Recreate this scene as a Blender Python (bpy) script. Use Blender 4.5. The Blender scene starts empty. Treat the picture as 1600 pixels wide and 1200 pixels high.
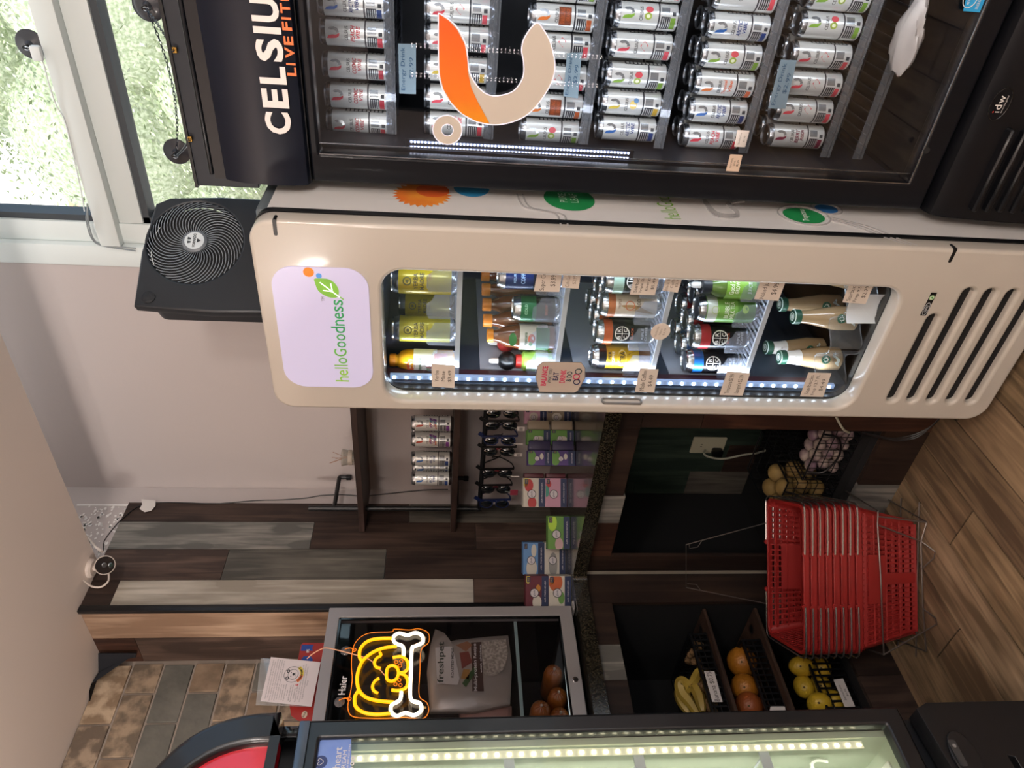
import bpy, bmesh, math, random
from mathutils import Vector, Matrix
random.seed(7)
C = bpy.context.scene.collection
SC = bpy.context.scene

# ---------------------------------------------------------------- camera (the photo was taken upright and is stored turned a quarter)
YAW, PITCH, ROLL, FPX, EYE = .662024, .0965705, -.021643, 1136.76, 1.5
_f = Vector((-math.sin(YAW)*math.cos(PITCH), math.cos(YAW)*math.cos(PITCH), -math.sin(PITCH)))
_r0 = Vector((math.cos(YAW), math.sin(YAW), 0)); _d0 = _f.cross(_r0)
CR = math.cos(ROLL)*_r0 + math.sin(ROLL)*_d0
CD = -math.sin(ROLL)*_r0 + math.cos(ROLL)*_d0
cam = bpy.data.cameras.new('camera'); camo = bpy.data.objects.new('camera', cam); C.objects.link(camo)
cam.sensor_width = 36; cam.lens = 36*FPX/1600; cam.clip_start = .05; cam.clip_end = 200
m3 = Matrix((CD, CR, -_f)).transposed()
camo.matrix_world = Matrix.Translation((0, 0, EYE)) @ m3.to_4x4()
SC.camera = camo
EYEP = Vector((0, 0, EYE))

# ---------------------------------------------------------------- world, sun, room lights, exposure
w = bpy.data.worlds.new('world'); SC.world = w; w.use_nodes = True
wn = w.node_tree.nodes; wl = w.node_tree.links
sky = wn.new('ShaderNodeTexSky'); sky.sky_type = 'NISHITA'; sky.sun_disc = False
sky.sun_elevation = math.radians(42); sky.sun_rotation = math.radians(200); sky.air_density = 1.0; sky.dust_density = 2.5
wl.new(sky.outputs[0], wn['Background'].inputs[0]); wn['Background'].inputs[1].default_value = .38
def light(name, kind, loc, energy, col, **k):
    d = bpy.data.lights.new(name, kind); d.energy = energy; d.color = col
    rot = k.pop('rot', (0, 0, 0))
    for a, b in k.items(): setattr(d, a, b)
    o = bpy.data.objects.new(name, d); C.objects.link(o); o.location = loc; o.rotation_euler = rot
    return o
light('sun', 'SUN', (0, -5, 9), 3.4, (1, .96, .88), angle=.01, rot=(math.radians(48), 0, math.radians(12)))
SC.view_settings.view_transform = 'Standard'; SC.view_settings.look = 'None'
SC.view_settings.gamma = 1; SC.view_settings.exposure = 0.22; SC.view_settings.use_curve_mapping = False
CEIL = 2.745
for x, y, z, e in ((-1.95, -.5, 2.15, 48), (.95, -.2, 2.3, 60), (1.9, -1.9, 2.3, 52), (.2, -2.8, 2.2, 50)):   # unseen point lamps added beside and behind the camera to light room and ceiling
    light('overhead_fill', 'POINT', (x, y, z), e, (1, .91, .84), shadow_soft_size=.12)
light('cove_fill', 'AREA', (-.6, 1.86, 3.55), 6, (.93, .97, 1), shape='RECTANGLE', size=3.0, size_y=.08)   # fill lamp added in the raised cove to brighten the upper wall
for x, y in ((-1.3, -.7), (.9, -.9), (-.6, -2.6)):   # added fill lamps aimed up to brighten the ceiling
    light('ceiling_fill', 'AREA', (x, y, 2.0), 18, (1, .86, .80), shape='DISK', size=.35, rot=(math.radians(180), 0, 0))
# daylight through the shop front glazing behind and beside the camera
light('shopfront_daylight', 'AREA', (3.3, -.6, 1.5), 26, (.86, .94, 1), shape='RECTANGLE', size=3.0, size_y=2.2, rot=(0, math.radians(90), 0))
SC.cycles.max_bounces = 7; SC.cycles.transparent_max_bounces = 24; SC.cycles.diffuse_bounces = 3
SC.cycles.glossy_bounces = 3; SC.cycles.transmission_bounces = 4; SC.cycles.sample_clamp_indirect = 4
SC.cycles.caustics_reflective = False; SC.cycles.caustics_refractive = False

# ---------------------------------------------------------------- where a point seen at (x, y) of the 1600x1200 photo lies on a real plane
def ray(x, y): return _f*FPX + CR*((1200-y)-600) + CD*(x-800)
def at_z(x, y, z): q = ray(x, y); return EYEP + q*((z-EYE)/q.z)
def at_x(x, y, X): q = ray(x, y); return EYEP + q*(X/q.x)
def at_y(x, y, Y): q = ray(x, y); return EYEP + q*(Y/q.y)
def at_p(x, y, P, N): q = ray(x, y); return EYEP + q*((P-EYEP).dot(N)/q.dot(N))

# ---------------------------------------------------------------- materials
def lin(h):
    if isinstance(h, tuple): return h if len(h) == 4 else (*h, 1)
    h = h.lstrip('#'); v = [int(h[i:i+2], 16)/255 for i in (0, 2, 4)]
    return tuple(c/12.92 if c <= .04045 else ((c+.055)/1.055)**2.4 for c in v)+(1,)
MATS = {}
def mat(name, col='#808080', rough=.5, metal=0, emit=0, ecol=None, alpha=None, coat=0, var=None, bump=None, spec=None):
    if name in MATS: return MATS[name]
    m = bpy.data.materials.new(name); m.use_nodes = True; MATS[name] = m
    n = m.node_tree.nodes; l = m.node_tree.links; b = n['Principled BSDF']
    b.inputs['Base Color'].default_value = lin(col); b.inputs['Roughness'].default_value = rough; b.inputs['Metallic'].default_value = metal
    if spec is not None: b.inputs['Specular IOR Level'].default_value = spec
    if coat: b.inputs['Coat Weight'].default_value = coat; b.inputs['Coat Roughness'].default_value = .06
    if emit: b.inputs['Emission Color'].default_value = lin(ecol or col); b.inputs['Emission Strength'].default_value = emit
    if alpha is not None: b.inputs['Alpha'].default_value = alpha
    if var or bump:
        tc = n.new('ShaderNodeTexCoord')
    if var:   # (second colour, scale, contrast)
        nz = n.new('ShaderNodeTexNoise'); nz.inputs['Scale'].default_value = var[1]; nz.inputs['Detail'].default_value = 6
        l.new(tc.outputs['Object'], nz.inputs['Vector'])
        cr = n.new('ShaderNodeValToRGB'); cr.color_ramp.elements[0].position = .5-var[2]; cr.color_ramp.elements[1].position = .5+var[2]
        cr.color_ramp.elements[0].color = lin(col); cr.color_ramp.elements[1].color = lin(var[0])
        l.new(nz.outputs[0], cr.inputs[0]); l.new(cr.outputs[0], b.inputs['Base Color'])
    if bump:  # (scale, strength)
        nb = n.new('ShaderNodeTexNoise'); nb.inputs['Scale'].default_value = bump[0]; l.new(tc.outputs['Object'], nb.inputs['Vector'])
        bp = n.new('ShaderNodeBump'); bp.inputs['Strength'].default_value = bump[1]; bp.inputs['Distance'].default_value = .01
        l.new(nb.outputs[0], bp.inputs['Height']); l.new(bp.outputs[0], b.inputs['Normal'])
    return m
def wood(name, dark, mid, light_, axis='z', rough=.55, scale=1.0, knots=True, spec=.35):
    if name in MATS: return MATS[name]
    m = bpy.data.materials.new(name); m.use_nodes = True; MATS[name] = m
    n = m.node_tree.nodes; l = m.node_tree.links; b = n['Principled BSDF']; b.inputs['Roughness'].default_value = rough
    b.inputs['Specular IOR Level'].default_value = spec
    tc = n.new('ShaderNodeTexCoord'); mp = n.new('ShaderNodeMapping'); l.new(tc.outputs['Object'], mp.inputs[0])
    s = [26*scale]*3; s['xyz'.index(axis)] = 1.6*scale; mp.inputs['Scale'].default_value = s; off = (len(MATS)*3.7) % 50; mp.inputs['Location'].default_value = (off, off*1.3, off*.7)
    n1 = n.new('ShaderNodeTexNoise'); n1.inputs['Scale'].default_value = 1.7; n1.inputs['Detail'].default_value = 9; n1.inputs['Roughness'].default_value = .388; n1.inputs['Distortion'].default_value = .9
    l.new(mp.outputs[0], n1.inputs['Vector'])
    mp2 = n.new('ShaderNodeMapping'); s2 = [9*scale]*3; s2['xyz'.index(axis)] = 3.2*scale; mp2.inputs['Scale'].default_value = s2; l.new(tc.outputs['Object'], mp2.inputs[0])
    n2 = n.new('ShaderNodeTexNoise'); n2.inputs['Scale'].default_value = 1; n2.inputs['Detail'].default_value = 4; l.new(mp2.outputs[0], n2.inputs['Vector'])
    mx = n.new('ShaderNodeMath'); mx.operation = 'MULTIPLY_ADD'; mx.inputs[1].default_value = .45; l.new(n2.outputs[0], mx.inputs[0])
    ms = n.new('ShaderNodeMath'); ms.operation = 'MULTIPLY'; ms.inputs[1].default_value = .38; l.new(n1.outputs[0], ms.inputs[0]); l.new(ms.outputs[0], mx.inputs[2])
    cr = n.new('ShaderNodeValToRGB'); e = cr.color_ramp.elements; e[0].position = .36; e[0].color = lin(dark); e[1].position = .68; e[1].color = lin(light_)
    k = e.new(.52); k.color = lin(mid)
    if knots:   # scattered oval knots darken the grain
        mp3 = n.new('ShaderNodeMapping'); s3 = [7.5*scale]*3; s3['xyz'.index(axis)] = 3.0*scale; mp3.inputs['Scale'].default_value = s3; mp3.inputs['Location'].default_value = (off*.37, off*.11, off*.53); l.new(tc.outputs['Object'], mp3.inputs[0])
        vo = n.new('ShaderNodeTexVoronoi'); vo.inputs['Scale'].default_value = 1.0; l.new(mp3.outputs[0], vo.inputs['Vector'])
        mr = n.new('ShaderNodeMapRange'); mr.inputs[1].default_value = .06; mr.inputs[2].default_value = .24; mr.inputs[3].default_value = -.22; mr.inputs[4].default_value = 0; l.new(vo.outputs['Distance'], mr.inputs[0])
        ka = n.new('ShaderNodeMath'); ka.operation = 'ADD'; l.new(mx.outputs[0], ka.inputs[0]); l.new(mr.outputs[0], ka.inputs[1]); mx = ka
    l.new(mx.outputs[0], cr.inputs[0]); l.new(cr.outputs[0], b.inputs['Base Color'])
    bp = n.new('ShaderNodeBump'); bp.inputs['Strength'].default_value = .25; bp.inputs['Distance'].default_value = .004; l.new(n1.outputs[0], bp.inputs['Height']); l.new(bp.outputs[0], b.inputs['Normal'])
    return m
def pane(name, tint=(1, 1, 1), refl=1.0, body=0.0, bodycol='#ffffff', rough=.02):
    """clear sheet: see-through with a real fresnel reflection, optionally a little milky"""
    if name in MATS: return MATS[name]
    m = bpy.data.materials.new(name); m.use_nodes = True; MATS[name] = m
    n = m.node_tree.nodes; l = m.node_tree.links; n.remove(n['Principled BSDF']); out = n['Material Output']
    t = n.new('ShaderNodeBsdfTransparent'); t.inputs[0].default_value = (*tint, 1)
    g = n.new('ShaderNodeBsdfGlossy'); g.inputs['Roughness'].default_value = rough
    fr = n.new('ShaderNodeLayerWeight'); fr.inputs[0].default_value = .5
    pw = n.new('ShaderNodeMath'); pw.operation = 'POWER'; pw.inputs[1].default_value = 5; l.new(fr.outputs['Facing'], pw.inputs[0])
    ad = n.new('ShaderNodeMath'); ad.operation = 'MULTIPLY_ADD'; ad.inputs[1].default_value = .95; ad.inputs[2].default_value = .045; l.new(pw.outputs[0], ad.inputs[0])
    mu = n.new('ShaderNodeMath'); mu.operation = 'MULTIPLY'; mu.inputs[1].default_value = refl; l.new(ad.outputs[0], mu.inputs[0])
    x = n.new('ShaderNodeMixShader'); l.new(mu.outputs[0], x.inputs[0]); l.new(g.outputs[0], x.inputs[2])
    if body:
        d = n.new('ShaderNodeBsdfDiffuse'); d.inputs[0].default_value = lin(bodycol); y = n.new('ShaderNodeMixShader'); y.inputs[0].default_value = body
        l.new(t.outputs[0], y.inputs[1]); l.new(d.outputs[0], y.inputs[2]); l.new(y.outputs[0], x.inputs[1])
    else: l.new(t.outputs[0], x.inputs[1])
    l.new(x.outputs[0], out.inputs[0]); return m

# ---------------------------------------------------------------- mesh builder
_TX = {}
def _curve_mesh(cu):
    o = bpy.data.objects.new('tmp', cu); C.objects.link(o)
    bpy.context.view_layer.update()
    me = bpy.data.meshes.new_from_object(o.evaluated_get(bpy.context.evaluated_depsgraph_get()))
    bpy.data.objects.remove(o); bpy.data.curves.remove(cu)
    vs = [v.co.copy() for v in me.vertices]; fs = [tuple(p.vertices) for p in me.polygons]
    bpy.data.meshes.remove(me); return vs, fs
def text_geo(s, bold=0.0, spacing=1.0, shear=0.0):
    k = (s, bold, spacing, shear)
    if k not in _TX:
        cu = bpy.data.curves.new('t', 'FONT'); cu.body = s; cu.size = 1; cu.offset = bold; cu.space_character = spacing; cu.shear = shear; cu.resolution_u = 3
        vs, fs = _curve_mesh(cu)
        x0 = min(v.x for v in vs); x1 = max(v.x for v in vs); y0 = min(v.y for v in vs); y1 = max(v.y for v in vs)
        _TX[k] = ([((v.x-x0)/(x1-x0), (v.y-y0)/(y1-y0)) for v in vs], fs, (x1-x0)/(y1-y0))
    return _TX[k]
def rrect(x0, x1, y0, y1, r, n=6):
    p = []
    for cx, cy, a in ((x1-r, y1-r, 0), (x0+r, y1-r, 90), (x0+r, y0+r, 180), (x1-r, y0+r, 270)):
        for i in range(n+1):
            t = math.radians(a+90*i/n); p.append((cx+r*math.cos(t), cy+r*math.sin(t)))
    return p
def ell(cx, cy, rx, ry=None, n=24, a0=0, a1=360):
    ry = ry or rx
    full = abs(a1-a0) >= 360
    return [(cx+rx*math.cos(math.radians(a0+(a1-a0)*i/(n if full else n-1))), cy+ry*math.sin(math.radians(a0+(a1-a0)*i/(n if full else n-1)))) for i in range(n)]
def smooth(pts, n=6, closed=False):
    pts = [Vector(p) for p in pts]; out = []; N = len(pts)
    for i in range(N if closed else N-1):
        p0 = pts[(i-1) % N] if closed or i > 0 else pts[0]; p1 = pts[i]; p2 = pts[(i+1) % N]; p3 = pts[(i+2) % N] if closed or i+2 < N else pts[-1]
        for j in range(n):
            t = j/n; out.append(.5*((2*p1)+(p2-p0)*t+(2*p0-5*p1+4*p2-p3)*t*t+(3*p1-p0-3*p2+p3)*t**3))
    if not closed: out.append(pts[-1])
    return out
class MB:
    def __init__(s, O=None, R=None, U=None):
        s.v = []; s.f = []; s.mi = []; s.sm = []; s.ml = []; s.M = Matrix.Identity(4); s.warp = None
        if O is not None: s.frame(O, R, U)
    def frame(s, O, R=(1, 0, 0), U=(0, 0, 1)):
        """local x = right, y = up, z = out of the face"""
        R = Vector(R).normalized(); U = Vector(U).normalized(); N = R.cross(U)
        m = Matrix((R, U, N)).transposed().to_4x4(); m.translation = Vector(O); s.M = m; return s
    def move(s, O, rz=0): s.M = Matrix.Translation(Vector(O)) @ Matrix.Rotation(rz, 4, 'Z'); return s
    def add(s, vs, fs, m, sm=False):
        if m not in s.ml: s.ml.append(m)
        k = s.ml.index(m); b = len(s.v)
        for p in vs:
            p = Vector((p[0], p[1], p[2] if len(p) > 2 else 0))
            if s.warp: p = Vector(s.warp(p))
            s.v.append(s.M @ p)
        for f in fs: s.f.append(tuple(b+i for i in f)); s.mi.append(k); s.sm.append(sm)
        return s
    def box(s, x0, x1, y0, y1, z0, z1, m, b=0, seg=2):
        if b <= 0:
            v = [(x, y, z) for z in (z0, z1) for y in (y0, y1) for x in (x0, x1)]
            return s.add(v, [(0, 2, 3, 1), (4, 5, 7, 6), (0, 1, 5, 4), (2, 6, 7, 3), (0, 4, 6, 2), (1, 3, 7, 5)], m)
        bm = bmesh.new(); bmesh.ops.create_cube(bm, size=1)
        for v in bm.verts: v.co = Vector(((x0+x1)/2+v.co.x*(x1-x0), (y0+y1)/2+v.co.y*(y1-y0), (z0+z1)/2+v.co.z*(z1-z0)))
        bmesh.ops.bevel(bm, geom=bm.edges[:], offset=b, segments=seg, affect='EDGES', profile=.5)
        bm.verts.index_update(); vs = [v.co.copy() for v in bm.verts]; fs = [tuple(v.index for v in f.verts) for f in bm.faces]; bm.free()
        return s.add(vs, fs, m, True)
    def bar(s, a, b, w, h, m, up=(0, 0, 1)):
        a = Vector(a); b = Vector(b); d = (b-a).normalized(); u = Vector(up)
        if abs(d.dot(u)) > .98: u = Vector((0, 1, 0))
        r = d.cross(u).normalized()*w/2; u = r.cross(d).normalized()*h/2
        v = [p+q for p in (a, b) for q in (-r-u, r-u, r+u, -r+u)]
        return s.add(v, [(0, 3, 2, 1), (4, 5, 6, 7), (0, 1, 5, 4), (1, 2, 6, 5), (2, 3, 7, 6), (3, 0, 4, 7)], m)
    def lathe(s, prof, n, m, mats=None, cap=True, c=(0, 0, 0), axis='z', sx=1, sy=1):
        vs = []; fs = {}
        for r, z in prof:
            for i in range(n):
                t = 2*math.pi*i/n; a, b = r*math.cos(t)*sx, r*math.sin(t)*sy
                p = {'z': (a, b, z), 'x': (z, a, b), 'y': (b, z, a)}[axis]
                vs.append((p[0]+c[0], p[1]+c[1], p[2]+c[2]))
        b0 = len(s.v); s.add(vs, [], m)
        for k in range(len(prof)-1):
            mm = (mats[k] if mats else None) or m
            if mm not in s.ml: s.ml.append(mm)
            for i in range(n):
                j = (i+1) % n; s.f.append((b0+k*n+i, b0+k*n+j, b0+(k+1)*n+j, b0+(k+1)*n+i)); s.mi.append(s.ml.index(mm)); s.sm.append(True)
        if cap:
            for k, rev in ((0, True), (len(prof)-1, False)):
                if prof[k][0] > 1e-5:
                    f = [b0+k*n+i for i in range(n)]; f = f[::-1] if rev else f
                    s.f.append(tuple(f)); s.mi.append(s.ml.index((mats[k if rev else -1] if mats else None) or m)); s.sm.append(False)
        return s
    def tube(s, pts, r, m, n=8, closed=False, taper=None):
        P = [Vector(p) if len(p) > 2 else Vector((p[0], p[1], 0)) for p in pts]; N = len(P); vs = []; fs = []
        d0 = (P[1]-P[0]).normalized(); u = d0.orthogonal().normalized()
        for i in range(N):
            if closed: d = (P[(i+1) % N]-P[i-1])
            else: d = P[min(i+1, N-1)]-P[max(i-1, 0)]
            if d.length < 1e-9: d = d0
            d.normalize(); u = (u-d*u.dot(d))
            u = u.normalized() if u.length > 1e-6 else d.orthogonal().normalized()
            w_ = d.cross(u); rr = r*(taper[i] if taper else 1)
            for k in range(n):
                t = 2*math.pi*k/n; vs.append(P[i]+u*math.cos(t)*rr+w_*math.sin(t)*rr)
        for i in range(N if closed else N-1):
            a = i*n; b = ((i+1) % N)*n
            for k in range(n): fs.append((a+k, a+(k+1) % n, b+(k+1) % n, b+k))
        if not closed: fs += [tuple(range(n))[::-1], tuple((N-1)*n+k for k in range(n))]
        return s.add(vs, fs, m, True)
    def flat(s, pts, m, z=0): return s.add([(p[0], p[1], z) for p in pts], [tuple(range(len(pts)))], m)
    def prism(s, pts, z0, z1, m, side=None):
        n = len(pts); s.add([(p[0], p[1], z0) for p in pts]+[(p[0], p[1], z1) for p in pts], [tuple(range(n))[::-1], tuple(range(n, 2*n))], m)
        return s.add([(p[0], p[1], z0) for p in pts]+[(p[0], p[1], z1) for p in pts], [(i, (i+1) % n, n+(i+1) % n, n+i) for i in range(n)], side or m)
    def plate(s, loops, z0, z1, m, b=0):
        cu = bpy.data.curves.new('p', 'CURVE'); cu.dimensions = '2D'; cu.fill_mode = 'BOTH'
        cu.extrude = max((z1-z0)/2-b, 0); cu.bevel_depth = b; cu.bevel_resolution = 3; cu.offset = -b
        for li, L in enumerate(loops):
            if li: L = L[::-1]
            sp = cu.splines.new('POLY'); sp.points.add(len(L)-1); sp.use_cyclic_u = True
            for i, p in enumerate(L): sp.points[i].co = (p[0], p[1], 0, 1)
        vs, fs = _curve_mesh(cu); zc = (z0+z1)/2
        return s.add([(v.x, v.y, v.z+zc) for v in vs], fs, m, b > 0)
    def text(s, t, cx, cy, w_, h, m, z=0, bold=0.0, ang=0, spacing=1.0, shear=0.0, keep=False):
        """text fitted into a box w x h centred at (cx, cy)"""
        vs, fs, asp = text_geo(t, bold, spacing, shear)
        if keep: w_ = min(w_, h*asp)
        ca, sa = math.cos(math.radians(ang)), math.sin(math.radians(ang)); out = []
        for x, y in vs:
            x = (x-.5)*w_; y = (y-.5)*h; out.append((cx+x*ca-y*sa, cy+x*sa+y*ca, z))
        return s.add(out, fs, m)
    def patch(s, x0, x1, y0, y1, m, z=0, n=8):
        v = []; 
        for i in range(n+1):
            x = x0+(x1-x0)*i/n; v += [(x, y0, z), (x, y1, z)]
        return s.add(v, [(2*i, 2*i+2, 2*i+3, 2*i+1) for i in range(n)], m, True)
    def ball(s, c, r, m, n=14, k=8, sx=1, sy=1, sz=1):
        vs = []; fs = []
        for j in range(k+1):
            p = math.pi*j/k
            for i in range(n):
                t = 2*math.pi*i/n; vs.append((c[0]+r*sx*math.sin(p)*math.cos(t), c[1]+r*sy*math.sin(p)*math.sin(t), c[2]+r*sz*math.cos(p)))
        for j in range(k):
            for i in range(n): fs.append((j*n+i, (j+1)*n+i, (j+1)*n+(i+1) % n, j*n+(i+1) % n))
        return s.add(vs, fs, m, True)
    def build(s, name, parent=None, **tags):
        me = bpy.data.meshes.new(name); me.from_pydata([tuple(p) for p in s.v], [], s.f)
        for m in s.ml: me.materials.append(m)
        me.polygons.foreach_set('material_index', s.mi); me.polygons.foreach_set('use_smooth', s.sm)
        me.validate(); me.update()
        try: me.set_sharp_from_angle(angle=math.radians(38))
        except Exception: pass
        o = bpy.data.objects.new(name, me); C.objects.link(o)
        if parent is not None:
            o.parent = parent; o.matrix_parent_inverse = parent.matrix_basis.inverted()
        for k, v in tags.items(): o[k] = v
        return o
def thing(name, label, cat, loc=(0, 0, 0), rz=0, group=None):
    o = bpy.data.objects.new(name, None); C.objects.link(o); o.empty_display_size = .05
    o.matrix_basis = Matrix.Translation(Vector(loc)) @ Matrix.Rotation(rz, 4, 'Z')
    o['label'] = label; o['category'] = cat
    if group: o['group'] = group
    return o
def loc_thing(*a, **k):   # a thing whose parts are modelled round its own origin
    o = thing(*a, **k); return o
def lbuild(mb, name, parent):   # part modelled in the thing's own space
    o = mb.build(name); o.parent = parent; return o
def dup(o, loc=None, rz=None, label=None, group=None, parent=None, top=True):
    c = o.copy(); C.objects.link(c); c.parent = parent
    if top:
        if loc is not None: c.matrix_basis = Matrix.Translation(Vector(loc)) @ Matrix.Rotation(rz or 0, 4, 'Z')
        if label: c['label'] = label
        if group: c['group'] = group
    for ch in list(o.children): dup(ch, parent=c, top=False)
    return c
def struct(mb, name, parent=None):
    o = mb.build(name, parent)
    if parent is None: o['kind'] = 'structure'
    return o
ORD = ['first', 'second', 'third', 'fourth', 'fifth', 'sixth', 'seventh', 'eighth', 'ninth']
X_, Y_, Z_ = (1, 0, 0), (0, 1, 0), (0, 0, 1)
# ================================================================ materials of the room
PAINT = mat('grey_wall_paint', '#bfb5b2', .6, bump=(60, .05))
CEILP = mat('ceiling_paint', '#eee0d6', .7)
WHITE = mat('white_window_frame', '#dfe6e4', .4)
GASK = mat('rubber_gasket', '#3c4146', .5)
BLK = mat('black_plastic', '#0d0e11', .35)
BLKG = mat('black_gloss', '#090a0d', .12, coat=.4)
BLKM = mat('matt_black', '#08080a', .8)
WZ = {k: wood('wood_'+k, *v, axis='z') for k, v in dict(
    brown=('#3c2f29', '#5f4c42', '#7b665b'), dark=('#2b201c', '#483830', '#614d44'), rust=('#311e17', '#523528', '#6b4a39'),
    grey=('#5c5b57', '#96928a', '#bdb8ad'), moss=('#46443f', '#6c675e', '#8a8378'), brown_shaded=('#1f1613', '#35271f', '#4a382d'), pale=('#989083', '#c2baad', '#dcd5c8'),  # counter-front kind is brown with the low shade put into its colour
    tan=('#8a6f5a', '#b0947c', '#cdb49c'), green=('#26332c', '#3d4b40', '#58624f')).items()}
FLO = [wood('floor_tile_%d' % i, *c, axis='y', rough=.38, scale=1.1, spec=.5) for i, c in enumerate((('#5c4b39', '#927a5f', '#b39a7e'), ('#6e5a45', '#9d8467', '#bba184'), ('#65543f', '#9c8466', '#bda486'), ('#574737', '#8c755b', '#b0977b'), ('#6c5b46', '#a68e72', '#c4ae92')))]
GROUT = mat('dark_grout', '#14110e', .9)

# ================================================================ floor of wood-look tiles laid towards the window wall
f = MB(); f.box(-2.8, 3.5, -4, 2.2, -.06, -.004, GROUT)
k = 0; x = -2.8+.012
row = 0
while x < 3.4:
    off = [.13, -.42, .31, -.17, .52, -.3][row % 6]
    y = -4-.9+off+(1.13-.13-(-4))%.9
    while y < 2.2:
        y1 = min(y+.9, 2.2); y0 = max(y, -4)
        if y1 > y0+.01: f.box(x+.0022, x+.1478, y0+.0022, y1-.0022, -.004, 0, FLO[(row*2+k*3) % 5])
        y += .9; k += 1
    x += .15; row += 1
struct(f, 'floor')

# ================================================================ walls: the window wall
WY = 2.2
w = MB()
XJ = -1.26           # left edge of the window opening
w.box(-2.36, XJ, WY, WY+.16, 0, 3.7, PAINT)          # left of the window
w.box(XJ, 3.5, WY, WY+.16, 0, .7, PAINT)             # under the window
struct(w, 'wall_window')
TR0, TR1 = 2.462, 2.60
m = MB()
m.box(-1.114, 3.5, WY+.022, WY+.10, TR0, TR0+.075, WHITE, .004)
m.box(-1.184, 3.5, WY-.01, WY+.095, TR0+.075, TR1, WHITE, .004)
m.box(-1.115, 3.5, WY+.03, WY+.09, TR0-.02, TR0, GASK)
m.box(-1.10, 3.5, WY+.045, WY+.09, TR1, TR1+.014, GASK)
m.box(XJ, -1.185, WY-.004, WY+.15, .7, 3.7, WHITE, .006)
m.box(-1.185, -1.115, WY+.02, WY+.10, .7, 3.7, WHITE, .004)
m.box(-1.115, -1.095, WY+.03, WY+.09, .7, 3.7, GASK)
m.box(XJ, 3.5, WY-.004, WY+.15, .7, .78, WHITE)
m.box(.9, .98, WY+.01, WY+.1, .7, 3.7, WHITE)
wf = struct(m, 'window_1')
m = MB(); m.box(-1.1, 3.5, WY+.055, WY+.06, .75, 3.7, pane('window_glass', (.97, .99, .98))); m.build('window_pane', wf)

# ================================================================ left walls: plank column, its return, brick-look tile further on
XA, YC, XB = -2.29, 1.604, -2.62
w = MB()
w.box(XA-.14, XA-.012, YC+.012, WY+.16, 0, 3.7, PAINT)
w.box(XB-.2, XA-.13, YC+.012, YC+.14, 0, CEIL+.1, PAINT)
def yp(py, px=600): return at_x(px, py, XA)[1]
def plank_y(y0, y1, z0, z1, m): w.box(XA-.012, XA, min(y0, y1)+.001, max(y0, y1)-.001, z0+.001, z1-.001, m)
def zx(px, py): return at_x(px, py, XA)[2]
b = [yp(787), yp(816), yp(858), yp(905), YC]
cols = [(b[0], b[1], [(3, .9, 'dark'), (1.5, 1.02, None)])]
def stack(y0, y1, cuts):   # cuts: list of (lower z, material), from the top down
    z1 = CEIL
    for z0, c in cuts: plank_y(y0, y1, z0, z1, WZ[c]); z1 = z0
stack(b[0], b[1], [(1.62, 'dark'), (0, 'moss')])
stack(b[1], b[2], [(zx(487, 840), 'grey'), (1.35, 'dark'), (0, 'brown')])
stack(b[2], b[3], [(zx(352, 880), 'brown'), (1.7, 'moss'), (0, 'dark')])
stack(b[3], b[4], [(zx(180, 925), 'dark'), (zx(740, 925), 'pale'), (0, 'brown')])
# return facing the shop front
def xr(py): return at_y(400, py, YC)[0]
def plank_x(x0, x1, z0, z1, m): w.box(min(x0, x1)+.001, max(x0, x1)-.001, YC, YC+.012, z0+.001, z1-.001, m)
xa, xb, xc = XA-.012, xr(995), XB
plank_x(xa, xb, 0, CEIL, WZ['tan'])
plank_x(xb, xc, at_y(213, 1005, YC)[2], CEIL, WZ['rust']); plank_x(xb, xc, 0, at_y(213, 1005, YC)[2], WZ['brown'])
w.box(XA-.012, XA+.006, YC-.012, YC+.014, .99, CEIL, BLK, .003)     # black corner profile
struct(w, 'wall_left')
# brick-look tile
BR = [mat('brick_tile_slate', '#5a5a54', .7, var=('#77736a', 9, .2), bump=(30, .3)), mat('brick_tile_tan', '#8f7860', .7, var=('#c2ab90', 18, .09), bump=(30, .3)),
      mat('brick_tile_brown', '#6b5a49', .7, var=('#96806a', 12, .15), bump=(30, .3)), mat('brick_tile_pale', '#a8937d', .7, var=('#6f6052', 22, .08), bump=(30, .3)),
      mat('brick_tile_umber', '#6f6152', .7, var=('#a8927a', 18, .1), bump=(30, .3))]
w = MB(); w.box(XB-.14, XB-.008, -4, YC+.012, 0, CEIL+.1, mat('light_grout', '#a3968a', .9))
z = CEIL; i = 0; rr = random.Random(14)
while z > .05:
    y = YC-.02-(.11 if i % 2 else 0)
    z0 = z-.113
    if i % 2: w.box(XB-.008, XB, YC-.125, YC-.012, z0+.005, z-.003, rr.choice(BR+[BR[0], BR[2], BR[4]]), .002, 1)
    y = YC-.012-(.118 if i % 2 else 0)
    while y > .1:
        w.box(XB-.008, XB, y-.226, y-.004, z0+.005, z-.003, rr.choice(BR+[BR[0], BR[2], BR[4]]), .002, 1); y -= .23
    z = z0; i += 1
struct(w, 'wall_brick')
w = MB(); w.box(XB-.14, 3.6, -4.15, -4, 0, 3.0, PAINT); struct(w, 'wall_back')
w = MB(); w.box(3.5, 3.62, -4, WY+.16, 0, 3.7, PAINT); struct(w, 'wall_right')
# the lower ceiling stops short of the window wall and leaves a raised cove
c = MB(); c.box(XB-.14, 3.6, -4.15, 1.795, CEIL, CEIL+.1, CEILP); c.box(XB-.14, XA-.03, 1.795, WY+.15, CEIL+.001, CEIL+.1, CEILP)
c.box(XA-.14, 3.62, 1.795, WY+.16, 3.7, 3.8, CEILP); c.box(XA-.13, 3.61, 1.72, 1.795, CEIL+.1, 3.8, CEILP)
struct(c, 'ceiling')
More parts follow.
